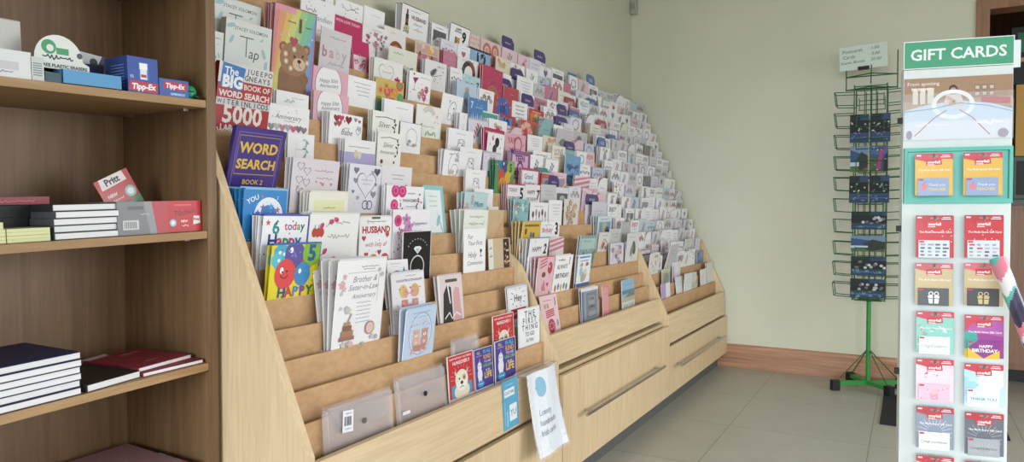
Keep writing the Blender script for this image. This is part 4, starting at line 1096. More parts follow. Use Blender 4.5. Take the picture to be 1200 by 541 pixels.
@des
def d_greenphoto(a): a.bg('#a4a59c'); a.rect(0, .80, 1, .2, '#c2cc9a'); a.ell(.5, .4, .3, .2, '#87887f', 10); a.scr(.2, .88, .5, .03, '#6a7a4a')
@des
def d_lilacround(a): a.bg('#d9d4e2'); a.ell(.5, .7, .3, .25, '#e2dee9', 14); a.rect(0, 0, .22, .8, '#b8a4d0')
@des
def d_palescript(a): a.bg('#dedddd'); a.scr(.26, .66, .46, .03, '#b4b4b8'); a.scr(.3, .5, .36, .02, '#c0c0c4')
@des
def d_palescript2(a): a.bg('#d5d9d3'); a.line([(.5, .1), (.54, .6), (.5, .86)], .02, '#b4bcb0'); a.leaf(.6, .5, .1, '#c0c8bc', .6)
@des
def d_greyscene(a): a.bg('#cfcfcb'); a.poly([(0, .3), (.3, .5), (.6, .36), (1, .56), (1, .1), (0, .1)], '#b9bab4'); a.scr(.2, .84, .5, .02, '#a4a4a0')
@des
def d_redbands(a): a.bg('#d9d2da'); a.rect(0, .90, 1, .06, '#8a3a4c'); a.rect(0, .54, 1, .10, '#6a3450'); a.rect(.48, 0, .04, 1, '#b4a4b4')
@des
def d_palefloral(a): a.bg('#dcdad6'); a.rect(.5, .78, .34, .12, '#a4a68c'); a.flowers(6, .08, ['#c4b8b0', '#b0aca4'], .2, .8, .2, .6)
@des
def d_blueblock(a): a.bg('#6f86a8'); a.rect(.1, .5, .36, .4, '#54698c'); a.rect(.54, .5, .36, .4, '#8a9cba'); a.rect(.1, .1, .8, .32, '#5f7494')
@des
def d_greylilac(a): a.bg('#c0bac2'); script(a, .8, 2, '#98929c', .2, .6, .03)

PAL = {  # colours of the cards that fill the rest of the racks
    2: [('white', WHT, 13), ('lilac white', '#e2dce8', 4), ('pale pink', '#e4c6d0', 3), ('rose pink', '#c87a94', 1), ('pale blue', '#bccde0', 2), ('teal', '#8fb4b8', 1), ('cream', '#e8e1d4', 1), ('silver grey', '#c8c7cc', 2), ('coral red', '#bb5450', 1)],
    3: [('white', '#efeef1', 15), ('silver grey', '#cfced2', 4), ('pale blue', '#c6d1dd', 2), ('cream', '#e6e1d8', 2), ('pale pink', '#e0c8ce', 1), ('lilac white', '#dcd6e2', 3), ('dark grey', '#77777c', 1)],
}
PAL[1] = [('white', WHT, 5), ('ivory', '#e9e4d8', 1)]
INKS = ['#8f8f98', '#a89aac', '#b5607a', '#7f93b0', '#5f5f68', '#6f6f78', '#a88a9c', '#9aa0b4']
def motif_card(w, h, pal, r):
    names = [p for p in pal for _ in range(p[2])]
    cn, cc, _ = r.choice(names)
    a = Art(w, h, cc, None, r.random())
    a.v0 = .34
    ink, ink2 = r.choice(INKS), r.choice(INKS)
    m = r.choice(['two lines of script', 'a single heart', 'a flower spray', 'a row of small hearts', 'a picture panel', 'a wreath', 'capital letters', 'a leafy branch', 'coloured dots', 'a striped corner', 'a vase shape'])
    if m == 'two lines of script': script(a, .78, 3, ink, .16, .66, .06, .16)
    elif m == 'a single heart': a.heart(.5, .66, .18, ink); a.scr(.3, .88, .4, .03, ink2)
    elif m == 'a flower spray':
        for i in range(5): a.flower(.2 + .15 * i, .62 + .12 * (i % 2), .11, (ink, ink2)[i % 2])
        a.scr(.3, .9, .4, .025, ink)
    elif m == 'a row of small hearts':
        for i in range(5): a.heart(.16 + .17 * i, .6 + .05 * (i % 2), .075, (ink, ink2)[i % 2])
        a.scr(.25, .84, .5, .035, ink)
    elif m == 'a picture panel': a.rect(.1, .3, .8, .46, ink); a.ell(.42, .54, .18, .14, ink2, 10); a.poly([(.1, .3), (.4, .5), (.62, .36), (.9, .52), (.9, .3)], '#dcd8d4'); a.scr(.24, .87, .5, .025, ink)
    elif m == 'a wreath':
        for i in range(10): a.leaf(.5 + .26 * math.cos(i * .63), .62 + .26 * math.sin(i * .63) * w / h, .08, (ink, ink2)[i % 2], i * .63 + 1.2)
    elif m == 'capital letters': a.txt(r.choice(['MUM', 'DAD', 'LOVE', 'HELLO', 'THANKS', 'ENJOY', 'WOW']), .5, .74, .28, ink, .76, bold=.03); a.scr(.2, .5, .6, .04, ink2)
    elif m == 'a leafy branch':
        a.line([(.3, .2), (.56, .86)], .018, ink)
        for i in range(7): a.leaf(.34 + .035 * i + (.09 if i % 2 else -.07), .34 + .07 * i, .09, (ink, ink2)[i % 2], 1.0 if i % 2 else 2.2)
    elif m == 'coloured dots': a.dots(18, .04, [ink, ink2, '#c9a86a'], .1, .9, .3, .94)
    elif m == 'a striped corner':
        for i in range(4): a.poly([(0, .9 - .16 * i), (.6 - .1 * i, 1), (.5 - .1 * i, 1), (0, .82 - .16 * i)], (ink, ink2)[i % 2])
        a.scr(.3, .5, .5, .04, ink)
    else: a.ell(.5, .46, .16, .22, ink, 14); a.rect(.42, .56, .16, .12, ink); a.flowers(4, .09, [ink2, '#c9a0a8'], .3, .7, .7, .88)
    if r.random() < .5: a.dots(9, .014, [ink, ink2], .08, .92, .35, .95)
    if r.random() < .35: a.rect(0, .955, 1, .045, r.choice(['#d9d8dc', '#c4c3c9', '#b9b2c0']))
    return a, cn, m
# ------------------------------------------------------------------ the room
X0, X1, Y0, Y1, ZC = -5.5, 4.96, -3.2, 1.783, 2.95
def st(name, mb, m, parent=None):
    return tag(mb.build(name, m, parent), kind='structure')

m = MB(); m.box(X0 - .2, X1 + 2.2, Y0 - .2, Y1 + .2, -.1, 0); st('floor', m, 'floor')
m = MB(); m.box(X0 - .2, X1 + 2.2, Y0 - .2, Y1 + .2, ZC, ZC + .1); st('ceiling', m, 'ceiling')
m = MB(); m.box(X0 - .2, X1 + .12, Y1, Y1 + .15, 0, ZC); st('wall_left', m, 'wall')
DY0, DY1, DZ = -.391, -1.45, 2.228                        # opening to the back room
m = MB(); m.box(X1, X1 + .12, -.33, Y1, 0, ZC); m.box(X1, X1 + .12, DY1 - .06, -.33, DZ + .06, ZC); m.box(X1, X1 + .12, Y0, DY1 - .06, 0, ZC)
st('wall_back', m, 'wall')
def wall_with_window(name, axis, at, a0, a1, w0, w1, z0, z1, th):
    m = MB()
    def bx(p0, p1, q0, q1):
        if axis == 'x': m.box(min(at, at + th), max(at, at + th), p0, p1, q0, q1)
        else: m.box(p0, p1, min(at, at + th), max(at, at + th), q0, q1)
    bx(a0, w0, 0, ZC); bx(w1, a1, 0, ZC); bx(w0, w1, 0, z0); bx(w0, w1, z1, ZC)
    st(name, m, 'wall')
wall_with_window('wall_front', 'x', X0, Y0, Y1, -2.9, 1.5, .15, 2.5, -.15)
wall_with_window('wall_right', 'y', Y0, X0, X1, -1.8, 4.3, .15, 2.4, -.15)
def window(name, axis, at, w0, w1, z0, z1, n):
    m = MB(); g = MB()
    def bx(mm, p0, p1, q0, q1, t):
        if axis == 'x': mm.box(at - t, at + t, p0, p1, q0, q1)
        else: mm.box(p0, p1, at - t, at + t, q0, q1)
    for k in range(n + 1):
        c = w0 + (w1 - w0) * k / n
        bx(m, max(w0, c - .03), min(w1, c + .03), z0, z1, .03)
    bx(m, w0, w1, z0, z0 + .06, .03); bx(m, w0, w1, z1 - .06, z1, .03)
    o = st(name, m, 'pale')
    bx(g, w0 + .02, w1 - .02, z0 + .05, z1 - .05, .004)
    g.build('window_pane', 'glass', o)
window('window_1', 'x', X0 - .08, -2.9, 1.5, .15, 2.5, 4)
window('window_2', 'y', Y0 - .08, -1.8, 4.3, .15, 2.4, 5)

def skirt(name, pts):
    """moulded skirting board along the back wall"""
    m = MB()
    prof = [(X1, 0), (X1 - .020, 0), (X1 - .020, .095), (X1 - .016, .105), (X1 - .016, .125), (X1 - .011, .133), (X1 - .010, .150), (X1 - .005, .158), (X1, .158)]
    m.prism([(p[0], p[1]) for p in prof], 'y', *pts)
    return fixnormals(st(name, m, 'skirting'))
skirt('baseboard_back', (-.33, Y1))
# doorway lining in the back wall
m = MB()
m.box(X1 - .02, X1 + .13, DY0, -.325, 0, DZ + .062); m.box(X1 - .02, X1 + .13, DY1 - .065, DY1, 0, DZ + .062)
m.box(X1 - .02, X1 + .13, DY1, DY0, DZ, DZ + .062)
st('door_1', m, 'frame')
# back room beyond the doorway
m = MB(); m.box(6.9, 7.0, -2.4, .6, 0, ZC); m.box(X1 + .12, 6.9, -2.5, -2.4, 0, ZC); m.box(X1 + .12, 6.9, .5, .6, 0, ZC); st('wall_backroom', m, 'frame')

e = empty('storage_cabinet', (5.62, -.85, 0)); tag(e, 'brown wooden cabinet with a grey worktop in the back doorway', 'cabinet')
m = MB(); m.box(-.27, .27, -.36, .36, .08, 1.10); m.build('cabinet_body', 'frame', e)
m = MB(); m.box(-.29, .29, -.38, .38, 1.10, 1.135); m.build('worktop', 'plinth', e)
m = MB(); m.box(-.24, .27, -.34, .34, 0, .08); m.build('plinth', 'black', e)
for s in (-1, 1):
    m = MB(); m.box(-.285, -.271, s * .18 - .165, s * .18 + .165, .12, 1.06); d = m.build('cabinet_door', 'frame', e)
    m = MB(); m.tube((-.30, s * .05, .55), (-.30, s * .05, .70), .006); m.build('door_handle', 'steel', d)
e = empty('microwave_oven', (5.60, -.80, 1.136)); tag(e, 'grey steel appliance standing on the back room worktop', 'oven')
m = MB(); m.box(-.2, .2, -.24, .24, 0, .27, bevel=.008); m.build('casing', 'plinth', e)
m = MB(); m.box(-.212, -.201, -.10, .22, .03, .24); m.build('oven_door', 'black', e)
m = MB(); m.box(-.210, -.201, -.22, -.12, .03, .24); m.build('control_panel', 'plinth', e)
def carton(name, label, cat, x0, x1, y0, y1, z0, z1, c, c2):
    m = MB(); m.box(x0, x1, y0, y1, z0, z1, srgb(c)); m.box(x0 - .0006, x0, (y0 + y1) / 2 - .03, (y0 + y1) / 2 + .03, z0, z1, srgb(c2))
    return tag(m.build(name, 'matt'), label, cat)
carton('cardboard_carton', 'orange brown cardboard carton stacked on the steel appliance in the doorway', 'box', 5.40, 5.80, -1.0, -.57, 1.408, 1.85, '#c99a4e', '#d8b878')
e = empty('display_screen', (5.44, -.80, 1.852)); tag(e, 'dark screen with a green picture above the carton in the doorway', 'screen')
m = MB(); m.box(-.03, .03, -.33, .26, 0, .36, bevel=.006); m.build('screen_casing', 'black', e)
m = MB(); m.box(-.033, -.0305, -.30, .225, .20, .32); m.build('screen_picture', mat_plain('green_picture', '#1f6b45', 0.3), e)
m = MB(); m.box(-.032, -.0305, -.30, .225, .14, .165); m.build('light_strip', mat_plain('orange_strip', '#c08a4a', 0.4), e)

m = MB(); m.box(3.955, 4.62, -.42, .118, 0.0, .008, bevel=.003)
tag(m.build('floor_mat', 'rubber'), 'black rubber mat lying on the tiles by the green postcard rack', 'mat')
e = empty('motion_sensor', (4.935, 1.757, 2.49)); tag(e, 'small grey motion sensor high in the corner of the walls', 'sensor')
m = MB(); m.box(-.022, .022, -.022, .024, 0, .15, bevel=.006); m.build('sensor_body', mat_plain('sensor_plastic', '#a9a89c', 0.5), e)
m = MB(); m.box(-.0245, -.0222, -.016, .016, .03, .075); m.build('sensor_lens', mat_plain('sensor_lens_plastic', '#8f8f88', 0.3), e)
m = MB(); m.box(-.025, -.0222, -.006, .006, .10, .112); m.build('indicator', 'white', e)

# ------------------------------------------------------------------ the three-bay card display
def Yt(z): return 1.136 + .455 * (z - .527)
BAY = {1: (1.107, 2.298, .517, .0668, 19), 2: (2.322, 3.618, .605, .0655, 18), 3: (3.642, 4.925, .517, .0668, 19)}
def ztier(b, k): return BAY[b][2] + BAY[b][3] * k
YD = 1.085
def side_outline(first):
    def yl(z): return 1.106 + .455 * (z - .527)
    if first: up = [(yl(1.22), 1.22), (yl(1.30) + .05, 1.30)]
    else: up = [(yl(.86), .86), (yl(.93) + .05, .93)]
    return [(1.754, 0.0), (1.17, 0.0), (1.17, .101), (1.110, .101), (1.106, .527)] + up + [(yl(1.70) + .05, 1.70), (1.754, 1.72)]
def bay(b, label, drawer_top, lip0, px0, px1):
    x0, x1, z0, dz, n = BAY[b]
    e = empty('card_display_unit', (x0, 1.4, 0)); tag(e, label, 'card rack', 'card display units along the wall')
    off = Vector((x0, 1.4, 0))
    def put(mb, nm, mat, par=e):
        o = mb.build(nm, mat)
        o.parent = par
        o.matrix_parent_inverse = Matrix.Translation(-off) if par is e else Matrix.Identity(4)
        return o
    for a, c in ([(x0 - .022, x0), (x1, x1 + .022)] if b == 1 else [(x1, x1 + .022)]):
        m = MB(); m.prism(side_outline(a < x0 - .01), 'x', a, c); fixnormals(put(m, 'side_panel', 'oak_v'))
    m = MB(); m.box(x0, x1, 1.755, 1.772, .1, 1.70); put(m, 'back_panel', 'oak_v')
    m = MB(); m.box(x0 - (.022 if b == 1 else 0), x1 + .022, 1.145, 1.162, 0, .099); put(m, 'plinth', 'plinth')
    m = MB(); m.box(x0, x1, 1.12, 1.755, .092, .108); m.box(x0, x1, 1.12, 1.755, lip0 - .03, lip0 - .014); put(m, 'carcass_shelf', 'oak_h')
    # wooden lip in front of the lowest pocket
    yl = Yt(z0) - .022
    m = MB(); m.prism([(yl - .016, lip0), (yl, lip0), (yl + .006, z0), (yl - .010, z0)], 'x', x0, x1); put(m, 'front_lip', 'oak_h')
    for k in range(1, n):
        z = ztier(b, k); y = Yt(z)
        m = MB(); m.box(x0 + .001, x1 - .001, y - .003, y + .003, z - .085, z)
        put(m, 'divider_board', 'kraft')
    # overlay drawer with a bar handle
    m = MB(); m.box(px0, px1, YD, YD + .019, .098, drawer_top, bevel=.0012); m.box(px0 + .03, px1 - .03, YD + .019, 1.6, .12, drawer_top - .05)
    d = put(m, 'drawer', 'oak_v')
    return e, d, off, put
e1, d1, _, put1 = bay(1, 'pale wood card rack nearest the bookcase, with plastic wallets and low empty pockets', .352, .366, 1.09, 2.306)
e2, d2, _, put2 = bay(2, 'middle pale wood card rack with the taller drawer and long bar handle', .463, .487, 2.312, 3.622)
e3, d3, _, put3 = bay(3, 'pale wood card rack against the end wall with the shallow drawer', .352, .366, 3.630, 4.952)
for pd, xa, xb, z in ((d2, 2.445, 3.417, .294), (d3, 3.689, 4.724, .244), (d1, 1.22, 1.93, .244)):
    m = MB(); m.tube((xa, 1.048, z), (xb, 1.048, z), .0065, 10)
    for x in (xa + .06, xb - .06): m.tube((x, 1.048, z), (x, YD + .001, z), .005, 8)
    o = m.build('drawer_handle', 'steel', pd)

# ------------------------------------------------------------------ cards in the racks
ORD = ['front', 'second', 'third', 'fourth', 'fifth', 'sixth', 'seventh', 'eighth', 'ninth', 'tenth', 'eleventh', 'twelfth', 'thirteenth', 'fourteenth', 'fifteenth', 'sixteenth', 'seventeenth', 'eighteenth', 'nineteenth']
GRP = {1: 'greeting cards in the near rack', 2: 'greeting cards in the middle rack', 3: 'greeting cards in the end rack'}
ENVELOPE = {'five': '#3f6fb4', 'six_today': '#5a5ab0', 'teal_frame': '#8ec5cb', 'blue_zero': '#8ec0e4', 'tulips': '#dcd9d2', 'brother': '#d9d8da', 'bluebear': '#b7c4da', 'couple': '#dedbe0', 'bridegroom': '#cfb9bc', 'husband': '#d6d4d6',
            'hug': '#c9c6d0', 'pinkballoon': '#c8606a', 'two': '#6a8ab4', 'yellow': '#9aa4b4', 'nine': '#4a4a50', 'cream_text': '#dedccb', 'first_bd': '#d4d4d8', 'bear1': '#a8485a', 'husband_wine': '#55484c'}
def base(b, k, back=0.0):
    z = ztier(b, k)
    return Yt(z) + .008 + back, z - .055

rng = random.Random(11)
count = {'c': 0}
taken = {}
MASS = MB()
def place(o, b, k, xc, lean, back=0.0, dz=0.0, roll=0.0):
    y, z = base(b, k, back)
    o.location = (xc, y, z + dz)
    o.rotation_euler = (R_(lean), R_(roll), 0)
def mass_card(art, b, k, xc, lean, back=0.0, dz=0.0):
    y, z = base(b, k, back)
    M4 = Matrix.Translation((xc, y, z + dz)) @ Euler((R_(lean), 0, 0)).to_matrix().to_4x4()
    card_geo(MASS, art, .0022, lambda p: tuple(M4 @ Vector(p)))

for (b, k, x, w, h, lean, n, sp, ds, lab) in HAND:
    a = Art(w, h, WHT, None, len(ds) + k + b)
    a.v0 = .050 / h
    DES[ds](a)
    mb = MB(); card_geo(mb, a, .0024)
    o = mb.build('greeting_card', 'gloss' if rng.random() < .5 else 'print')
    roll = rng.uniform(-.8, .8)
    place(o, b, k, x + w / 2, lean, 0, 0, roll)
    tag(o, lab, 'greeting card', GRP[b])
    count['c'] += 1
    taken.setdefault((b, k), []).append((x, x + w))
    env = None
    if ds in ENVELOPE:
        c = srgb(ENVELOPE[ds]); mb = MB()
        mb.box(-w / 2 + .006, w / 2 + .006, .0016, .0028, .004, h + .004, c)
        env = mb.build('envelope', 'matt', o)
    for i in range(1, n + 1):
        dx = rng.uniform(-.003, .003) - .002 * i
        if b == 1:
            c = o.copy(); COL.objects.link(c)
            if env:
                c2 = env.copy(); c2.parent = c; COL.objects.link(c2)
            place(c, b, k, x + w / 2 + dx, lean - sp * i, .0048 * i, rng.uniform(-.002, .003), roll)
            c['label'] = lab.replace('in the front row', 'of the front row') + ', ' + ORD[i] + ' of its stack'
            count['c'] += 1
        else:
            mass_card(a, b, k, x + w / 2 + dx, lean - sp * i, .0048 * i, rng.uniform(-.002, .003))

# the rest of the pockets: cards of every colour side by side
BN = {1: 'near rack', 2: 'middle rack', 3: 'end rack'}
def fill(b, k, x0, x1, single):
    iv = sorted(taken.get((b, k), []))
    x = x0 + rng.uniform(0, .02)
    idx = 0
    hrow = rng.uniform(.148, .160)
    while x < x1 - .07:
        w = rng.uniform(.115, .15) if b == 2 else rng.uniform(.118, .155)
        hit = next((q for q in iv if q[1] > x + .004), None)
        lim = min(x1 - .003, hit[0]) if hit else x1 - .003
        if hit and hit[0] <= x + .004:
            x = hit[1] + .003; idx += 1
            continue
        if x + w > lim:
            if lim - x < .085:
                x = (hit[1] + .003) if hit else x1
                idx += 1
                continue
            w = lim - x - .002
        h = rng.uniform(.146, .172) if b == 2 else hrow * rng.uniform(.94, 1.07)
        a, cn, mo = motif_card(w, h, PAL[b], rng)
        lean = rng.uniform(1, 7)
        nb = rng.randint(1, 3)
        idx += 1
        if single:
            mb = MB(); card_geo(mb, a, .0024)
            o = mb.build('greeting_card', 'gloss' if rng.random() < .4 else 'print')
            place(o, b, k, x + w / 2, lean, 0, 0, rng.uniform(-1, 1))
            tag(o, f'{cn} card with {mo}, {BN[b]} {ORD[k]} tier, {ORD[idx - 1] if idx > 1 else "first"} along', 'greeting card', GRP[b])
            count['c'] += 1
        else:
            mass_card(a, b, k, x + w / 2, lean)
        for i in range(1, nb + 1):
            mass_card(a, b, k, x + w / 2 - .002 * i, lean - rng.uniform(.4, 1.4) * i, .0048 * i, rng.uniform(-.002, .004))
        x += w + rng.choice([.002, .003, .004, .012])
for k in range(17, 4, -1):
    x0, x1 = BAY[2][0] + .003, BAY[2][1]
    if k == 5: x0 = 3.44
    if k == 6: x0 = 3.36
    fill(2, k, x0, x1, k <= 14)
for k in range(18, 2, -1):
    fill(3, k, BAY[3][0] + .003, BAY[3][1], k <= 5)
for k in (13, 15, 16, 17):
    fill(1, k, 1.86 if k != 17 else 1.64, 2.0 if k != 17 else 1.9, True)
tag(MASS.build('greeting_cards_behind', 'print'), 'mixed pale greeting cards packed behind and above the others', 'greeting card', kind='stuff')

# coloured category dividers that stick up behind the cards
TABS = [(2, 18 - 1, 2.926, .124, .235, 'P', 'purple divider tab rising alone at the top of the middle rack'), (2, 17, 3.257, .137, .235, 'P', 'purple divider tab in the top tier beside a red card'),
        (2, 15, 2.914, .127, .205, 'P', 'purple divider tab behind the white script card'), (2, 14, 2.73, .141, .195, 'P', 'purple divider tab behind the plain coral red card'),
        (2, 13, 2.904, .13, .21, 'P', 'purple divider tab above the red card with orange picture'), (2, 13, 3.29, .115, .212, 'P', 'purple divider tab near the blue one in mid rack'),
        (2, 12, 3.20, .154, .204, 'P', 'wide purple divider tab just under another purple one'), (2, 10, 3.19, .124, .205, 'P', 'dark purple divider tab over the blue swirl card'),
        (2, 7, 2.827, .115, .212, 'P', 'purple divider tab above the grey photograph card'), (2, 6, 3.17, .17, .205, 'P', 'large purple divider tab over the pale lilac card'),
        (3, 18, 3.655, .14, .185, 'B', 'blue divider tab at the top of the end rack, near side'), (3, 18, 3.919, .132, .22, 'B', 'blue divider tab standing highest at the top of the end rack'),
        (3, 16, 3.8, .135, .19, 'B', 'blue divider tab two tiers under the highest blue one'), (2, 13, 3.43, .149, .20, 'B', 'bright blue divider tab between two purple tabs'),
        (3, 12, 3.66, .125, .21, 'B', 'blue divider tab low on the near side of the end rack'), (3, 13, 3.891, .132, .185, 'B', 'blue divider tab above a pink and white card'),
        (2, 14, 3.44, .146, .207, 'R', 'red divider tab near the far panel of the middle rack'), (3, 14, 3.80, .147, .195, 'R', 'small red divider tab in the end rack'),
        (2, 8, 2.768, .132, .18, 'T', 'teal divider tab beside the magenta bordered card')]
for (b, k, x, w, h, cl, lab) in TABS:
    c = {'P': '#402870', 'B': '#3d68a4', 'R': '#a83a48', 'T': '#3f8f88'}[cl]
    e = MB(); t = .0016
    pale = srgb('#d8d2dc')
    e.prism([(-w / 2, 0), (w / 2, 0), (w / 2, h - .042), (-w / 2, h - .042)], 'y', -t / 2, t / 2, pale)
    o = e.build('category_divider', 'print')
    y, z = base(b, k, .0005)
    o.location = (x + w / 2, y + .006 + (.012 if b == 2 else .004), z); o.rotation_euler = (R_(1.5), 0, 0)
    tag(o, lab, 'divider', 'coloured category dividers')
    e = MB(); zz = h - .042
    out = [(-w / 2 + .004, zz - .012), (w / 2 - .004, zz - .012), (w / 2 - .004, zz + .020), (w / 2 - .022, zz + .038), (w / 2 - .03, zz + .042), (-w / 2 + .012, zz + .042), (-w / 2 + .004, zz + .034)]
    e.prism(out, 'y', -t / 2 - .0006, t / 2 + .0004, srgb(c))
    vs, fs, W = glyphs('BIRTHDAY' if cl == 'P' else 'AGE', .02)
    kk = .42 * w / W
    e.mesh([(v[0] * kk, -t / 2 - .0008, v[1] * kk + zz + .012) for v in vs], fs, srgb('#c9c4d4'))
    fixnormals(e.build('tab', 'gloss', o))

# ------------------------------------------------------------------ puzzle books and other stock in the near rack
def book(name, art, t, lab, b, k, x, lean, mat='gloss', page='#ddd8cc', back=0.0, grp=None):
    w, h = art.w, art.h
    e = empty(name, (0, 0, 0)); tag(e, lab, 'book', grp)
    mb = MB()
    c = srgb(art.edgec)
    mb.box(-w / 2, w / 2, -t / 2, -t / 2 + .0006, 0, h, srgb(art.bgc)); mb.box(-w / 2, w / 2, t / 2 - .0006, t / 2, 0, h, c); mb.box(-w / 2, -w / 2 + .0008, -t / 2 + .0006, t / 2 - .0006, 0, h, c)
    for pts, cc in art.polys(): mb.face([(p[0], -t / 2 - .00005 - LAY * p[2], p[1]) for p in pts], cc)
    mb.build('cover', mat, e)
    mb = MB(); mb.box(-w / 2 + .001, w / 2 - .002, -t / 2 + .0007, t / 2 - .0007, .002, h - .002, srgb(page)); mb.build('page_block', 'matt', e)
    y, z = base(b, k, back)
    e.location = (x + w / 2, y + t / 2, z); e.rotation_euler = (R_(lean), 0, 0)
    return e
def art_tap(w, h):
    a = Art(w, h, '#d9dedb', '#bfc9c8', 3)
    a.v0 = .22
    a.txt('STACEY SOLOMON', .54, .88, .115, '#6f757a', .72, bold=.012)
    a.rect(.30, .765, .30, .016, '#4f5558'); a.rect(.44, .48, .02, .29, '#4f5558'); a.txt('ap', .63, .55, .26, '#4f5558', .34, slant=.2); a.txt('to Tidy', .54, .20, .24, '#4f5558', .62, slant=.25)
    for x, y, r, q in ((.10, .90, .10, .3), (.13, .70, .09, 1.1), (.84, .58, .10, 2.0), (.90, .40, .10, 1.4), (.78, .78, .05, .6)): a.leaf(x, y, r, '#9fc0c6', q)
    return a
book('tidying_book', art_tap(.147, .214), .02, 'pale tidying book at the very top, behind its twin', 1, 14, 1.214, 6, back=.004, grp='tidying books')
book('tidying_book', art_tap(.147, .22), .02, 'pale tidying book with the whole title showing, above the word search books', 1, 13, 1.221, 6, back=.002, grp='tidying books')
book('tidying_book', art_tap(.07, .177), .012, 'pale tidying book half hidden by the bookcase edge', 1, 13, 1.146, 6, back=.002, grp='tidying books')
a = Art(.163, .222, '#b02a34', '#8a2a30', 5)
a.v0 = .22
a.rect(.0, .72, 1, .28, '#d9d8d6')
for i, t in enumerate(('J', 'U', 'E', 'E', 'P', 'O')): a.txt(t, .52 + .085 * i, .93, .11, '#4a4a58', .1, bold=.02)
for i, t in enumerate(('G', 'N', 'E', 'A', 'Y', 'S')): a.txt(t, .50 + .085 * i, .83, .11, '#4a4a58', .1, bold=.02)
a.rect(.0, .52, 1, .20, '#b02a34'); a.poly([(.42, .60), (1, .60), (1, .77), (.42, .77)], '#b02a34'); a.txt('BOOK OF', .72, .70, .14, '#ece0dc', .5, bold=.02)
a.txt('WORD SEARCH', .5, .575, .20, '#ece0dc', .94, bold=.035)
a.poly([(.04, .66), (.42, .63), (.47, .96), (.06, 1.0)], '#2a70b8'); a.txt('The', .22, .89, .16, '#f0f0f2', .3, bold=.02); a.txt('BIG', .26, .745, .24, '#f0f0f2', .38, bold=.05)
a.rect(0, .41, 1, .10, '#d2d2d4')
for i, t in enumerate('WITERINLICOS'): a.txt(t, .06 + .08 * i, .46, .11, '#4a4a58', .09, bold=.02)
a.txt('5000', .5, .295, .37, '#ece0dc', .92, bold=.03); a.txt('LARGE PRINT', .5, .10, .13, '#ece0dc', .92, bold=.03); a.txt('WORDS', .3, .05, .14, '#ece0dc', .5, bold=.03)
book('puzzle_book', a, .014, 'red word search book with a blue corner and large 5000', 1, 11, 1.138, 10, 'gloss', grp='word search books')
a = Art(.163, .222, '#a9a29a', '#8a8580', 6); a.rect(0, .8, 1, .2, '#d6d3ca')
book('puzzle_book', a, .012, 'second large word search book hidden behind the red one', 1, 11, 1.148, 8, back=.018, grp='word search books')
a = Art(.152, .199, '#432f7c', '#35256a', 7)
a.frame(.07, .012, '#8a6aa8'); a.rect(.10, .43, .8, .01, '#b89a4a'); a.rect(.10, .90, .8, .008, '#b89a4a'); a.rect(.10, .43, .012, .47, '#8a6a9a'); a.rect(.89, .43, .012, .47, '#8a6a9a')
a.txt('WORD', .5, .76, .34, '#e0b84a', .76, bold=.035); a.txt('SEARCH', .5, .56, .30, '#e0b84a', .76, bold=.035); a.txt('BOOK 2', .5, .34, .12, '#e0b84a', .4, bold=.02)
book('puzzle_book', a, .012, 'purple WORD SEARCH book with gold lettering leaning forward', 1, 9, 1.118, 17, 'gloss', grp='word search books')

# clear plastic wallets in the lowest pockets
def wallet(lab, b, k, x, w, h, lean, back, barcode):
    e = empty('plastic_wallet', (0, 0, 0)); tag(e, lab, 'wallet', 'clear plastic wallets')
    m = MB()
    for i in range(3):
        m.box(-w / 2 + .005 * i - .006, w / 2 - .004 * (2 - i), .0035 * i, .0035 * i + .0007, 0, h - .006 * (2 - i))
    m.build('pocket_sheet', 'clear', e)
    m = MB()
    fl = [(-w / 2 + .012, h * .98), (w / 2 - .012, h * .98), (w / 2 - .03, h * .55), (-w / 2 + .05, h * .62)]
    m.prism(fl, 'y', -.0012, -.0004); fixnormals(m.build('flap', 'clear', e))
    for xe in (-w / 2 + .010, w / 2 - .006):
        m = MB(); m.box(xe, xe + .0025, -.0016, .006, .0, h - .01); m.build('welded_edge', 'film', e)
    m = MB(); m.tube((.01, -.003, h * .60), (.01, -.0005, h * .60), .007, 12); m.build('press_button', 'black' if not barcode else 'plinth', e)
    if barcode:
        aa = Art(.036, .05, '#e6e6ea'); r = random.Random(2)
        for i in range(11): aa.rect(.16 + .06 * i, .3, .02 + .03 * r.random(), .42, '#4a4a52')
        aa.scr(.2, .86, .6, .05, '#8a8a92', .03); aa.scr(.2, .16, .6, .04, '#8a8a92', .03)
        m = MB(); card_geo(m, aa, .0003); m.build('barcode_label', 'matt', e, (-w / 2 + .072, -.003, h * .52), (0, R_(6), 0))
    else:
        m = MB(); m.box(-w / 2 + .02, -w / 2 + .05, -.002, -.0008, .062, .07, srgb('#e8e8ee')); m.build('paper_label', 'matt', e)
    y, z = base(b, k, back)
    e.location = (x + w / 2, y, z); e.rotation_euler = (R_(lean), 0, 0)
wallet('large clear plastic wallet with a barcode sticker, close to the rack end panel', 1, 0, 1.175, .245, .148, -3, .0, True)
wallet('large clear plastic wallet with a black press button next to the bulldog card', 1, 0, 1.44, .225, .162, -6, .0, False)
wallet('small clear plastic wallet showing above the red and purple cards', 1, 1, 1.73, .15, .147, -2, .0, False)

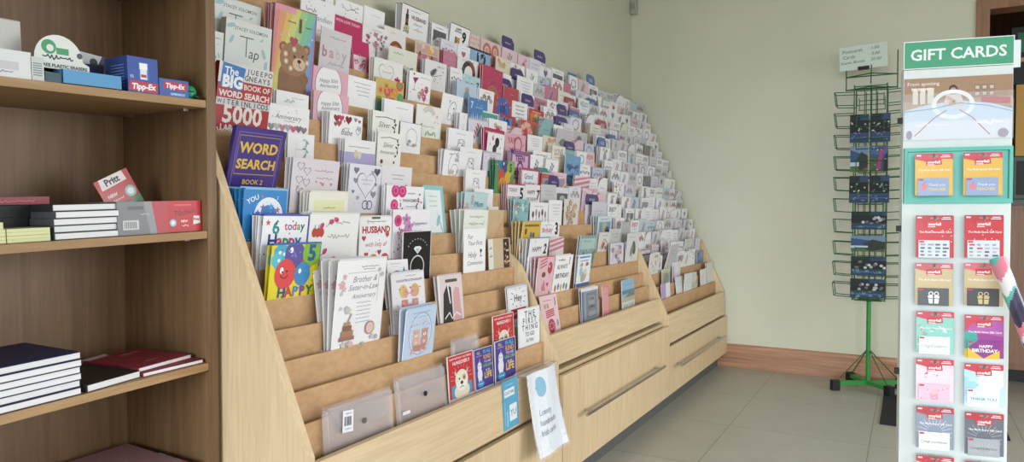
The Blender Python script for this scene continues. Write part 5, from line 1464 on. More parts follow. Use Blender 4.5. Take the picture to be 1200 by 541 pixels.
# brown paper envelope with a slanted flap
w, h = .127, .17
e = empty('brown_envelope', (0, 0, 0)); tag(e, 'brown paper envelope with a diagonal fold beside the wooden divider', 'envelope')
m = MB(); m.box(-w / 2, w / 2, 0, .003, 0, h); m.build('envelope_body', 'kraft', e)
m = MB(); m.prism([(-w / 2, h), (w / 2, h), (w / 2 - .004, h * .86), (-w * .2, h * .36), (-w / 2, h * .30)], 'y', -.0016, -.0004); fixnormals(m.build('envelope_flap', mat_plain('pale_brown_paper', '#c8ad84', 0.7), e))
y, z = base(1, 6, .0); e.location = (2.168 + w / 2, y + .004, z + .03); e.rotation_euler = (R_(1), 0, 0)

# blue leaflet hooked over the front lip
a = Art(.097, .155, '#5aa6cc', '#4a96bc', 9)
a.rect(.10, .66, .66, .16, '#e6ecf0'); a.txt('CULTURE', .43, .74, .17, '#3a4a58', .6, bold=.02); a.rect(.40, .14, .48, .34, '#e6ecf0'); a.txt('YU', .64, .31, .3, '#3a4a58', .4); a.rect(.1, .1, .04, .46, '#8fc4e0'); a.rect(.24, .06, .04, .30, '#d6e6ee')
a.scr(.2, .9, .5, .03, '#b4d8ea', .02)
m = MB(); card_geo(m, a, .0012); o = m.build('leaflet', 'gloss', None, (1.944, 1.0925, .372), (R_(-1.5), R_(-1.5), 0)); tag(o, 'bright blue leaflet stuck to the front lip below the unicorn card', 'leaflet')

# plastic sleeve with a printed sheet, hanging over the lip
e = empty('plastic_sleeve', (2.115, 1.075, .525)); tag(e, 'clear punched sleeve holding a white handmade cards sheet, hung on the rack lip', 'sleeve')
def sheet(mb, w, h, y0, col, art=None, n=10):
    def bend(x, z):                                   # hangs down and bulges away from the lip
        s = z / h
        return (x + .022 * s * s * 0 + .004 * math.sin(s * 5), y0 - .055 * s ** 1.3 - .004 * math.sin(x * 34 + s * 3), -z)
    for i in range(n):
        for j in range(6):
            q = [(-w / 2 + w * j / 6, h * i / n), (-w / 2 + w * (j + 1) / 6, h * i / n), (-w / 2 + w * (j + 1) / 6, h * (i + 1) / n), (-w / 2 + w * j / 6, h * (i + 1) / n)]
            mb.face([bend(*p) for p in q], col)
    if art:
        for pts, c in art.polys():
            mb.face([tuple(Vector(bend(p[0], h - p[1])) + Vector((0, -.0006 - LAY * p[2], 0))) for p in pts], c)
m = MB()
a = Art(.212, .262, '#e6eaf2')
a.ell(.40, .80, .155, .155, '#6ab4d2', 26); a.txt('Pretty', .40, .83, .08, '#a8d8e8', .24); a.txt('Little', .40, .77, .08, '#a8d8e8', .24)
a.txt('Luxury', .42, .50, .13, '#7a808c', .4, slant=.15); a.txt('handmade', .48, .38, .13, '#7a808c', .56, slant=.15); a.txt('Irish cards', .45, .26, .13, '#7a808c', .5, slant=.15)
sheet(m, .212, .262, 0.0, srgb('#e6eaf2'), a); m.build('printed_sheet', 'matt', e)
m = MB(); sheet(m, .226, .272, -.0025, None); m.build('sleeve_film', 'film', e)
m = MB()
for i in range(11): m.box(-.113, -.104, -.055 * ((i + .5) / 11) ** 1.3 - .0085, -.055 * ((i + .5) / 11) ** 1.3 - .007, -.031 - .0225 * i, -.012 - .0225 * i)
m.build('punched_strip', 'pale', e)
m = MB(); m.box(-.113, .113, -.002, .040, -.002, .004); m.build('hanging_flap', 'film', e)
# ------------------------------------------------------------------ bookcase by the near end of the rack
BX, BY0, BY1 = 1.05, 1.37, 1.68
def sh(x): return .036 * (x - BX)
e = empty('bookcase', (.62, 1.52, 0)); tag(e, 'brown oak bookcase with sloping shelves of stationery', 'bookcase')
_off = Matrix.Translation((-.62, -1.52, 0))
def bput(mb, nm, mat):
    o = mb.build(nm, mat, e); o.matrix_parent_inverse = _off; return o
m = MB(); m.box(BX, BX + .024, BY0, BY1 + .01, 0, 2.0, bevel=.0012); bput(m, 'side_panel', 'brown_v_shaded')
m = MB(); m.box(.13, .154, BY0, BY1 + .01, 0, 2.0, bevel=.0012); bput(m, 'side_panel', 'brown_v_shaded')
m = MB(); m.box(.154, BX, BY1, BY1 + .008, .06, 2.0); bput(m, 'back_panel', 'brown_v_shaded')
m = MB(); m.box(.154, BX, BY0 + .02, BY1, 0, .06); bput(m, 'kick_board', 'brown_h')
SHELF = {0: 1.582, 1: 1.302, 2: 1.011, 3: .7145, 4: .418, 5: .10, 6: 1.9}
for i, z in SHELF.items():
    m = MB(); m.box(.155, BX - .001, BY0 + .001, BY1 - .001, z - .0168, z, tf=lambda p: (p[0], p[1], p[2] + sh(p[0])), bevel=.001)
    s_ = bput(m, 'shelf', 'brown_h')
    for x in (.17, 1.03):
        for y in (1.42, 1.62):
            m = MB()
            m.box(x - .006, x + .006, y - .006, y + .006, z - .022 + sh(x), z - .017 + sh(x))
            m.build('shelf_stud', 'steel', s_)

TILT = -math.atan(.036)
def on(o, i, x, y, dz=0.0, rz=0.0, rx=0.0, ry=0.0):
    o.location = (x, y, SHELF[i] + sh(x) + .0008 + dz)
    o.rotation_euler = (R_(rx), TILT + R_(ry), R_(rz))
    return o
def pack(name, label, cat, art, d, i, x, y, side=None, top=None, dz=0.0, rz=0.0, mat='print', group=None, ry=0.0, lid=None):
    """a carton with printed front; x is its left edge, y its front face"""
    w, h = art.w, art.h
    mb = MB()
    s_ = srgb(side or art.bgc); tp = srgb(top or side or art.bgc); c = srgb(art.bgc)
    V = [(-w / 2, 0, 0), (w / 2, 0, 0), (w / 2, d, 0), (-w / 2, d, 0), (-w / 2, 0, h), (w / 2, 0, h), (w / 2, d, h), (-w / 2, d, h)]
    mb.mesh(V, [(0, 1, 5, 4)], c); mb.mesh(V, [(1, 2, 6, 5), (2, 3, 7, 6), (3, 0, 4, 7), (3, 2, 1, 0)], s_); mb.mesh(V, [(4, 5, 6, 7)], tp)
    for pts, cc in art.polys(): mb.face([(p[0], -.00008 - LAY * p[2], p[1]) for p in pts], cc)
    o = mb.build(name, mat)
    tag(o, label, cat, group)
    on(o, i, x + w / 2, y, dz, rz, 0, ry)
    if lid:
        mb = MB(); mb.box(-w / 2 - .0008, w / 2 + .0008, -.0012, d + .0008, h - lid[0], h + .0012, srgb(lid[1])); mb.build('lid', 'print', o)
    return o

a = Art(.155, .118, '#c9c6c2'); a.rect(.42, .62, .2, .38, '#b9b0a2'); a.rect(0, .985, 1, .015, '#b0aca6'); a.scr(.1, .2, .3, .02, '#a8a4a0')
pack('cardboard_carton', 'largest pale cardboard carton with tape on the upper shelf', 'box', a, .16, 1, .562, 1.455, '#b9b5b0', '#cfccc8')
a = Art(.105, .048, '#d8d8da'); a.rect(.5, .28, .3, .3, '#c4c0c4'); a.scr(.1, .5, .3, .06, '#9a9aa2', .02); a.scr(.1, .2, .6, .04, '#9a9aa2', .02)
pack('white_carton', 'small white carton in front of the large pale carton', 'box', a, .05, 1, .588, 1.377, '#cfcfd2')
a = Art(.022, .042, '#c4c8ca')
for k in range(6): a.rect(.15, .2 + .1 * k, .7, .05, '#7f8488')
pack('white_carton', 'narrow barcoded white carton next to the eraser display', 'box', a, .05, 1, .692, 1.377, '#b9bdc0')
# eraser display box with an arched header
e2_ = empty('eraser_display', (0, 0, 0)); tag(e2_, 'white eraser display box with an arched green and white header', 'display box')
m = MB(); m.box(-.052, .052, 0, .07, 0, .03, srgb('#d4d8d4')); m.build('display_tray', 'print', e2_)
m = MB()
pts = [(-.056, .0), (.056, .0), (.056, .042), (.044, .048)] + [(.044 * math.cos(t), .048 + .046 * math.sin(t)) for t in (math.pi * i / 14 for i in range(1, 14))] + [(-.044, .048), (-.056, .042)]
m.prism(pts, 'y', .0, .0012, srgb('#dfe2de'))
a = Art(.112, .1, '#dfe2de')
a.ell(.34, .70, .12, .12, '#3f9a62', 16); a.ell(.36, .68, .06, .06, '#dfe2de', 10); a.rect(.46, .58, .2, .12, '#3f9a62'); a.scr(.22, .52, .5, .05, '#3a3f44', .02)
a.txt('PVC-FREE PLASTIC ERASERS', .5, .36, .10, '#33383c', .92, bold=.03); a.rect(.2, .08, .26, .12, '#3f9a62'); a.ell(.84, .60, .05, .05, '#4a5054', 10); a.rect(.06, .2, .86, .03, '#8fbf9f')
for p, c in a.polys(): m.face([(q[0], -.0002 - LAY * q[2], q[1]) for q in p], c)
fixnormals(m.build('header_card', 'print', e2_))
on(e2_, 1, .757, 1.405)
# low blue tray
e3_ = empty('blue_tray', (0, 0, 0)); tag(e3_, 'low bright blue open tray along the upper shelf edge', 'tray')
m = MB(); m.box(-.055, .06, 0, .0015, 0, .027, srgb('#4f93c4')); m.box(-.055, .06, .06, .0615, 0, .027, srgb('#4f93c4')); m.box(-.055, -.0535, 0, .06, 0, .027, srgb('#3f7fb0')); m.box(.0585, .06, 0, .06, 0, .027, srgb('#3f7fb0')); m.box(-.055, .06, 0, .06, 0, .0015, srgb('#3f7fb0'))
m.build('tray_box', 'print', e3_)
m = MB(); m.box(-.084, -.056, .002, .05, 0, .018, srgb('#23485a')); m.build('tray_end', 'print', e3_)
on(e3_, 1, .800, 1.376)
# correction fluid box: open top with a bottle
a = Art(.066, .072, '#2f4f9f'); a.rect(0, .0, 1, .34, '#2a4490'); a.poly([(0, .06), (.96, .02), (1, .30), (.08, .34)], '#b52f42'); a.txt('Tipp-Ex', .52, .18, .26, '#eeeaf0', .8, bold=.04, slant=.15, rot=.03); a.txt('ES', .14, .44, .12, '#d8e0f0', .3); a.rect(.36, .36, .34, .5, '#3f69b4'); a.rect(.41, .38, .22, .30, '#dfe3ec'); a.rect(.39, .66, .26, .18, '#eceef2'); a.rect(.43, .44, .18, .08, '#b52f42')
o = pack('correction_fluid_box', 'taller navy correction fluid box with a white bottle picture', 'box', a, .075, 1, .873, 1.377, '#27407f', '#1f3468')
m = MB()
for k in range(8): m.box(-.0335, -.0331, .012, .012 + .045, .012 + .006 * k, .014 + .006 * k, srgb('#6f84b8'))
m.build('side_lettering', 'print', o)
a = Art(.07, .036, '#2f5aa4'); a.poly([(.12, .42), (.92, .36), (.96, .82), (.16, .88)], '#b52f42'); a.txt('Tipp-Ex', .54, .62, .2, '#eeeaf0', .7, bold=.04, slant=.15); a.rect(.36, .06, .5, .16, '#7fa4d0'); a.scr(.4, .14, .3, .03, '#dfe8f4')
pack('correction_fluid_box', 'small low correction tape box next to the green sharpener', 'box', a, .05, 1, .941, 1.377, '#27508f', '#34609f')
a = Art(.06, .088, '#27345f'); a.poly([(.1, .7), (.8, .8), (.9, 1), (.1, 1)], '#c8ccd4'); a.ell(.62, .82, .14, .14, '#33343c', 10)
pack('stationery_box', 'dark blue box with a white flap behind the eraser display', 'box', a, .07, 1, .833, 1.50, '#222c50', ry=6)
e4_ = empty('pencil_sharpener', (0, 0, 0)); tag(e4_, 'round green pencil sharpener at the end of the upper shelf', 'sharpener')
m = MB(); nu, nv = 14, 9
vs = [(.0155 * math.sin(math.pi * j / nv) * math.cos(2 * math.pi * i / nu), .0155 * math.sin(math.pi * j / nv) * math.sin(2 * math.pi * i / nu), .0155 - .0155 * math.cos(math.pi * j / nv)) for j in range(nv + 1) for i in range(nu)]
m.mesh(vs, [(j * nu + i, j * nu + (i + 1) % nu, (j + 1) * nu + (i + 1) % nu, (j + 1) * nu + i) for j in range(nv) for i in range(nu)]); smooth(m.build('sharpener_body', mat_plain('green_plastic', '#1f9a6a', 0.3), e4_))
m = MB(); m.tube((.006, -.0145, .006), (.010, -.0215, .003), .005, 10); m.build('sharpener_hole', 'black', e4_)
m = MB(); m.box(-.012, .002, -.0162, -.013, .014, .017); m.build('blade', 'black', e4_)
on(e4_, 1, 1.022, 1.392)

# second shelf
for r_, (x, y, dz, w) in enumerate([(.565, 1.385, 0, .085), (.652, 1.385, 0, .072), (.565, 1.386, .0125, .085), (.652, 1.386, .0125, .072), (.567, 1.387, .025, .08)]):
    a = Art(w, .012, '#d9dba8'); a.rect(0, .48, 1, .05, '#b4b684')
    o = pack('sticky_note_pad', ['yellow sticky note pad at the bottom beside the black label', 'yellow sticky note pad at the bottom next to the white notebooks', 'yellow sticky note pad in the middle layer of its pile', 'yellow sticky note pad on top beside the white notebooks', 'yellow sticky note pad topmost of the pile, farthest from the notebooks'][r_], 'note pad', a, .075, 2, x, y, '#d4d6a0', '#dcdeb0', dz, 0, 'matt', 'yellow sticky note pads')
def notebook(name, label, i, x, y, w, d, t, dz, cover, rz=0.0, group=None, page='pages', extra=None):
    en = empty(name, (0, 0, 0)); tag(en, label, 'notebook', group)
    m = MB(); m.box(-w / 2, w / 2, 0, d, t - .0012, t, srgb(cover)); m.box(-w / 2, w / 2, 0, d, 0, .0010, srgb(cover)); m.box(-w / 2, -w / 2 + .001, 0, d, .001, t - .0012, srgb(cover))
    if extra:
        for pts, c in extra.polys(): m.face([(p[0], p[1], t + .00005 + LAY * p[2]) for p in pts], c)
    m.build('cover', 'matt', en)
    m = MB(); m.box(-w / 2 + .001, w / 2 - .001, .0005, d - .001, .0010, t - .0012); m.build('pages', page, en)
    on(en, i, x + w / 2, y, dz, rz)
    return en
POS = ['bottom', 'second up', 'third up', 'fourth up', 'fifth up', 'topmost']
for k in range(5):
    notebook('white_notebook', f'white edged notebook with a dark cover, {POS[k] if k < 4 else "topmost"} of the middle shelf stack', 2, .731 + .002 * (k % 2), 1.384 + .003 * ((k * 2) % 3), .122, .19, .0128, .0134 * k, '#4a4a50' if k < 4 else '#1f1f22', 0, 'white edged notebooks')
for k in range(3):
    notebook('black_notebook', f'black hardback notebook, {["bottom", "middle", "topmost"][k]} of the pile behind the yellow pads', 2, .52 + .004 * k, 1.468, .205, .15, .0215, .022 * k, '#1c1c1f', 0, 'black notebooks', 'black')
a = Art(.113, .068, '#77787c'); a.poly([(.74, 0), (1, 0), (1, 1), (.60, 1)], '#b53a44'); a.poly([(.62, 0), (.76, 0), (.66, 1), (.50, 1)], '#8f9094'); a.rect(.10, .16, .3, .28, '#c9cacc')
for k in range(8): a.rect(.13 + .03 * k, .2, .014, .2, '#4a4b50')
a.rect(.2, .76, .3, .1, '#5a5b60'); a.scr(.42, .62, .2, .02, '#c0c0c4')
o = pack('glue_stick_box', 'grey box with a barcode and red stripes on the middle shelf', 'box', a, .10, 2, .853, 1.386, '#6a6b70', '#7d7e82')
m = MB(); m.box(-.056, -.02, -.0006, .06, .0682, .0688, srgb('#6fa43f')); m.build('green_label', 'print', o)
a = Art(.082, .068, '#c0303c'); a.rect(.2, .84, .5, .05, '#d85a5a'); a.txt('70c', .34, .60, .24, '#3a2a2e', .3, rot=.15); a.txt('Each', .66, .66, .2, '#3a2a2e', .3, rot=.1); a.ell(.14, .30, .10, .10, '#8fc4d8', 12); a.ell(.14, .30, .06, .06, '#dfeef2', 10); a.txt('NEW', .48, .34, .12, '#f2e6e6', .2, bold=.03); a.scr(.4, .2, .2, .03, '#f2d8d8', .02); a.poly([(.74, .22), (.96, .26), (.94, .50), (.76, .50)], '#ece4e0'); a.txt('Pritt', .85, .39, .1, BLK, .18, bold=.03)
pack('glue_stick_box', 'red glue stick box at the end of the middle shelf', 'box', a, .10, 2, .967, 1.39, '#a82832', '#b42e38')
a = Art(.082, .122, '#bf2f3b'); a.poly([(.10, .80), (.86, .82), (.84, 1), (.14, 1)], '#e6dcd8'); a.txt('Pritt', .48, .905, .24, BLK, .6, bold=.04); a.ell(.80, .60, .16, .16, '#8fc4b8', 12); a.ell(.80, .60, .10, .10, '#e6efec', 10); a.txt('NEW', .3, .66, .12, '#f2e6e6', .3, bold=.03); a.scr(.16, .56, .4, .03, '#f2d8d8', .02); a.poly([(.3, .36), (1, .5), (1, .36), (.5, .30)], '#3f8a6a'); a.scr(.2, .46, .5, .05, '#33282c', .02)
mb = MB(); card_geo(mb, a, .0016); o = mb.build('glue_stick_header', 'gloss'); tag(o, 'tilted red glue stick header card above the grey box', 'display card'); on(o, 2, .975, 1.51, .016, 0, -6, -25)
a = Art(.15, .082, '#a82c38'); a.scr(.2, .9, .6, .02, '#d87a7a')
pack('stationery_box', 'long red box at the back of the middle shelf', 'box', a, .05, 2, .688, 1.60, '#9a2832', '#b43640')

# third shelf
for k in range(6):
    notebook('navy_notebook', f'navy hardback notebook, {POS[k]} of the thick stack on the lower shelf', 3, .50 + .0015 * (k % 3), 1.378 + .002 * ((k * 3) % 4), .272, .2, .0128, .0134 * k, '#272b52', 0, 'navy hardback notebooks')
a = Art(.17, .2, '#2a2220'); a.scr(.2, .3, .5, .02, '#4a403c')
en = notebook('spiral_notebook', 'black wirebound notebook lying beside the navy stack', 3, .782, 1.384, .118, .17, .014, .0, '#2a2220', 7)
m = MB()
for k in range(16):
    x = -.058 + .0075 * k
    pts = [(x, .171 + .006 * math.cos(t), .007 + .009 * math.sin(t)) for t in (2 * math.pi * i / 10 for i in range(11))]
    m.path(pts, .0007, 4)
m.build('wire_spiral', 'steel', en)
def magart(seed):
    a = Art(.15, .2, '#8f2f42', None, seed)
    for i in range(9): a.rect(a.r.uniform(.05, .6), a.r.uniform(.05, .9), a.r.uniform(.1, .35), a.r.uniform(.02, .08), a.r.choice(['#a8485a', '#7a2436', '#c06a78', '#b53a50']))
    a.poly([(.05, .9), (.5, .96), (.45, .85), (.1, .8)], '#d8c8cc'); return a
notebook('magazine', 'red and white magazine under the other one at the shelf end', 3, .902, 1.383, .14, .165, .0085, 0, '#7f2a3c', -2, None, 'pages', magart(1))
notebook('magazine', 'red magazine on top with its pages curling up', 3, .900, 1.405, .135, .17, .009, .009, '#8f2f42', 6, None, 'pages', magart(2))

# fourth shelf
def folder(name, lab, x, y, w, d, t, dz, c, rz, tabs=False):
    en = empty(name, (0, 0, 0)); tag(en, lab, 'folder', 'paper folders on the low shelf')
    m = MB(); m.box(-w / 2, w / 2, 0, d, 0, t, srgb(c), bevel=.001); m.build('folder_cover', 'matt', en)
    if tabs:
        for k, cc in enumerate(('#c86a7a', '#d8a0b0', '#7fb0c0', '#d8d8dc')):
            m = MB(); m.box(w / 2 - .002, w / 2 + .012, .03 + .03 * k, .055 + .03 * k, t * .3, t * .3 + .0012, srgb(cc)); m.build('index_tab', 'matt', en)
    on(en, 4, x + w / 2, y, dz, rz)
folder('paper_folder', 'broad grey folder lying flat on the low shelf', .80, 1.385, .235, .28, .066, 0, '#7d7876', 0)
folder('paper_folder', 'dusty pink folder with coloured index tabs on the grey folder', .83, 1.39, .185, .26, .010, .0668, '#a88088', -3, True)
folder('paper_folder', 'pale blue grey folder nearest the shelf edge', .52, 1.384, .262, .25, .058, 0, '#8f97a6', 3)
folder('paper_folder', 'white paper folder on the pale blue grey one', .53, 1.40, .21, .22, .012, .0588, '#b4bac6', 5)

# ------------------------------------------------------------------ green wire postcard rack by the end wall
SX, SY = 4.70, .205
e = empty('postcard_rack', (SX, SY, 0)); tag(e, 'tall green wire postcard spinner with a cross base by the end wall', 'rack')
m = MB(); m.tube((0, 0, .055), (0, 0, .54), .0125, 14); m.build('pole', 'green', e)
m = MB(); m.tube((0, 0, .54), (0, 0, 1.80), .005, 10); m.build('inner_spindle', 'dkgreen', e)
feet = [(-.10, .17), (.165, .105), (-.115, -.115), (.12, -.17)]
for fx, fy in feet:
    m = MB()
    L = math.hypot(fx, fy); dx, dy = fx / L, fy / L; nx, ny = -dy * .014, dx * .014
    q = [(nx, ny), (-nx, -ny), (fx - nx, fy - ny), (fx + nx, fy + ny)]
    m.prism(q, 'z', .032, .055); fixnormals(lg := m.build('leg', 'green', e))
    m = MB(); c, s = dx, dy
    m.box(-.022, .022, -.019, .019, 0, .060, tf=lambda p: (fx + p[0] * c - p[1] * s, fy + p[0] * s + p[1] * c, p[2])); m.build('rubber_foot', 'black', lg)
    m = MB(); m.tube((dx * .012, dy * .012, .235), (fx * .92, fy * .92, .057), .0032, 6); m.build('brace_rod', 'dkgreen', e)
m = MB(); m.tube((0, 0, .535), (0, 0, .548), .06, 16); m.build('turntable', 'dkgreen', e)
m = MB()
for x in (-.085, .085):
    for y in (-.085, .085): m.tube((x, y, .54), (x, y, 1.80), .0032, 6)
for y in (-.03, .03):
    for x in (-.085, .085): m.tube((x, y, .54), (x, y, 1.78), .0026, 6)
for z in (.545, .90, 1.26, 1.60, 1.79):
    m.path([(-.085, -.085, z), (.085, -.085, z), (.085, .085, z), (-.085, .085, z), (-.085, -.085, z)], .003, 6)
    m.tube((-.085, 0, z), (.085, 0, z), .0026, 6); m.tube((0, -.085, z), (0, .085, z), .0026, 6)
m.build('upright_frame', 'dkgreen', e)
m = MB()
for y in (-.135, .135): m.tube((0, y, 1.78), (0, y, 2.0), .0034, 6)
m.tube((-.09, 0, 1.80), (-.03, 0, 1.92), .003, 6)
for z in (1.785, 1.862): m.path([(0, -.135, z), (-.09, 0, z), (0, .135, z), (0, -.135, z)], .0034, 6)
m.build('sign_holder', 'dkgreen', e)
zs = [1.765, 1.640, 1.512, 1.385, 1.262, 1.135, 1.012, .880, .757, .632]
for z in zs:
    for sy in (-1, 1):                                   # pockets on the two side faces
        m = MB()
        for x in (-.055, .055): m.path([(x, sy * .085, z), (x, sy * .195, z + .004), (x, sy * .186, z - .072), (x, sy * .085, z - .078)], .0026, 6)
        m.tube((-.055, sy * .195, z + .004), (.055, sy * .195, z + .004), .0026, 6); m.tube((-.055, sy * .186, z - .072), (.055, sy * .186, z - .072), .0026, 6)
        m.build('card_pocket', 'dkgreen', e)
    for sx in (-1, 1):                                   # and on the front and back
        m = MB()
        for y in (-.07, .07): m.path([(sx * .085, y, z - .02), (sx * .120, y, z - .03), (sx * .116, y, z - .088), (sx * .085, y, z - .09)], .0024, 6)
        m.tube((sx * .120, -.07, z - .03), (sx * .120, .07, z - .03), .0024, 6); m.tube((sx * .116, -.07, z - .088), (sx * .116, .07, z - .088), .0024, 6)
        m.build('card_pocket', 'dkgreen', e)
def pc_art(w, h, kind, seed):
    a = Art(w, h, '#2f4a78', '#d8d8dc', seed)
    if kind == 'rocks':
        a.rect(0, .0, 1, 1, '#2c4468'); a.rect(0, .34, 1, .44, '#0d1014'); a.rect(0, .78, .55, .22, '#16202a')
        for i in range(13): a.ell(a.r.uniform(.05, .95), a.r.uniform(.40, .72), .05, .045, a.r.choice(['#a9adb2', '#5f666c', '#0e1116', '#c4c6c8']), 7)
        a.rect(0, 0, 1, .26, '#223a5c'); a.scr(.05, .18, .9, .05, '#5f7898', .02)
        for i in range(6): a.ell(a.r.uniform(.05, .95), a.r.uniform(.06, .36), .06, .03, '#6f86a4', 7)
    elif kind == 'cliff':
        a.poly([(0, 1), (1, 1), (1, .6), (0, .86)], '#6f86a4'); a.poly([(0, .0), (1, 0), (1, .62), (.62, .78), (.3, .4), (0, .42)], '#28302c'); a.rect(0, .22, .5, .16, '#b9c9d8'); a.poly([(0, 0), (.6, 0), (.4, .2), (0, .2)], '#4f6a3a'); a.poly([(.5, .0), (1, 0), (1, .2)], '#6a5a44')
    else:
        a.rect(0, .66, 1, .34, '#3f5f8f'); a.poly([(.3, 0), (.62, 1), (.8, 1), (.56, 0)], '#a0386a' if kind == 'pink' else '#5f7fae'); a.poly([(0, 0), (.4, 0), (.3, .7), (0, .5)], '#3f5a34'); a.poly([(.7, 0), (1, 0), (1, .8), (.84, .6)], '#14181a')
        a.dots(9, .05, ['#c9cdd2', '#26322a', '#7f96b4'])
    return a
PC = [(1.462, .056, .10, .165, 'rocks', 'dark rocky sea postcard, top row, near the bookcase side'), (1.462, -.054, .10, .165, 'rocks', 'dark rocky sea postcard, top row, next to the gift card stand'),
      (1.292, .056, .092, .15, 'cliff', 'blue cliff postcard in the second row of the green rack'), (1.292, -.048, .092, .15, 'pink', 'postcard with a pink streak in the second row of the green rack'),
      (1.112, .056, .10, .158, 'rocks', 'dark rocky sea postcard in the third row, bookcase side'), (1.112, -.052, .10, .158, 'rocks', 'dark rocky sea postcard in the third row, gift card side'),
      (.957, 0, .185, .105, 'rocks', 'wide postcard with white rocks and waves under the upright ones'), (.828, .004, .178, .092, 'cliff', 'wide postcard of a dark headland and strip of sea'), (.690, 0, .185, .110, 'rocks', 'wide rocky shore postcard second from the bottom of the rack'), (.562, .004, .182, .108, 'rocks', 'wide rocky shore postcard in the bottom pocket of the rack')]
for i, (z, y, w, h, kd, lab) in enumerate(PC):
    a = pc_art(w, h, kd, i); mb = MB(); card_geo(mb, a, .003)
    o = mb.build('postcard', 'matt', None, (SX - .104, SY + y, z), (R_(-3), 0, R_(-90)))
    tag(o, lab, 'postcard', 'postcards on the green rack')
a = Art(.255, .142, '#c9d6cc')
a.txt('Postcards', .28, .80, .11, '#3a4440', .46, slant=.2, rot=.03); a.txt('1.00', .76, .84, .10, '#3a4440', .2, slant=.2); a.txt('Cards', .20, .56, .11, '#3a4440', .3, slant=.2, rot=.03); a.txt('3.00', .76, .60, .10, '#3a4440', .2, slant=.2); a.txt('Scenic Books', .28, .33, .11, '#3a4440', .5, slant=.2, rot=.03); a.txt('20.00', .76, .36, .10, '#3a4440', .24, slant=.2)
e5 = empty('price_sign', (SX - .012, SY - .003 + .045, 1.905)); e5.rotation_euler = (R_(-4), R_(-2.5), R_(-90)); tag(e5, 'handwritten pale green price sign clipped on top of the postcard rack', 'sign')
mb = MB(); card_geo(mb, a, .003); mb.build('sign_card', 'gloss', e5)
m = MB(); m.box(-.03, .03, -.008, .006, -.006, .014); m.build('clip', 'black', e5)

# ------------------------------------------------------------------ gift card stand
TH = math.atan2(-.9807, .1955)
GO = Vector((2.228, .015, 0)); GU = Vector((.1955, -.9807, 0)); GN = Vector((-.9807, -.1955, 0))
e = empty('gift_card_stand', GO + GU * .13 - GN * .02, (0, 0, TH)); tag(e, 'white gift card stand with a green GIFT CARDS header', 'display stand')
W2 = .130
m = MB(); m.box(-W2, W2, 0, .035, .02, 1.445, bevel=.002); m.build('back_panel', 'white', e)
m = MB(); m.box(-.17, .17, -.14, .20, 0, .02, bevel=.003); m.build('base', 'white', e)
a = Art(.262, .076, '#e2e8e4'); a.rect(.008, .03, .984, .94, '#3f9672'); a.txt('GIFT CARDS', .5, .50, .158, '#e6efe9', .92, bold=.02)
mb = MB(); card_geo(mb, a, .012); mb.build('header', 'print', e, (0, .004, 1.446))
m = MB(); m.box(.128, .150, .014, .022, 1.44, 1.512); m.build('header_bracket', 'white', e)
a = Art(.256, .168, '#a5805f')
a.rect(0, .62, 1, .38, '#9c7a5e'); a.poly([(0, .5), (1, .5), (1, .66), (0, .62)], '#b0907a'); a.rect(.08, .58, .2, .26, '#d6cfc4'); a.rect(.13, .58, .02, .26, '#9c7a5e'); a.rect(.20, .58, .02, .26, '#9c7a5e')
for i in range(3):
    for j in range(2): a.rect(.66 + .065 * i, .68 + .1 * j, .05, .08, '#7f6a5c'); a.rect(.665 + .065 * i, .69 + .1 * j, .035, .05, '#c0b4a8')
a.poly([(.72, .56), (.98, .54), (.98, .64), (.72, .66)], '#b5434f')
a.poly([(0, 0), (1, 0), (1, .46), (.8, .56), (.5, .62), (.2, .56), (0, .48)], '#d9dbe6'); a.poly([(0, .3), (1, .3), (1, .46), (.8, .56), (.5, .62), (.2, .56), (0, .48)], '#c3d3e6')  # pale, reflection-like lower area painted into the poster colours
a.ell(.46, .80, .042, .05, '#3a2a26', 10); a.ell(.46, .78, .032, .035, '#b98a72', 9); a.poly([(.36, .52), (.57, .52), (.53, .72), (.40, .72)], '#cfc9c6'); a.line([(.40, .68), (.48, .60), (.42, .57)], .035, '#c8a08c')
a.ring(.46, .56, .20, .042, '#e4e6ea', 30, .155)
a.line([(.1, .06), (.28, .34), (.40, .47)], .010, '#b06a74'); a.line([(.80, .06), (.64, .34), (.52, .47)], .010, '#b06a74'); a.line([(0, .46), (.28, .50), (.52, .58), (.78, .52), (1, .42)], .008, '#6f86a4')
a.txt('From spotting', .18, .91, .055, '#ece8e4', .3); a.txt('to super', .16, .83, .055, '#ece8e4', .24, bold=.02); a.scr(.1, .24, .3, .02, '#e8e8ee', .014); a.scr(.66, .26, .26, .03, '#eef0f4', .016); a.ell(.92, .08, .05, .05, '#8f7f94', 10); a.ell(.05, .08, .03, .05, '#8f7f94', 10)
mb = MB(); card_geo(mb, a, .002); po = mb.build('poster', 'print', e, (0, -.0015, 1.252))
m = MB(); m.box(-.129, .129, -.0075, -.0055, -.003, .125); m.build('acrylic_sleeve', 'acrylic', po)
m = MB(); m.box(-.129, -.121, -.009, -.001, -.003, .105); m.build('sleeve_edge', 'acrylic', po)
m = MB(); m.box(.121, .129, -.009, -.001, -.003, .105); m.build('sleeve_edge', 'acrylic', po)
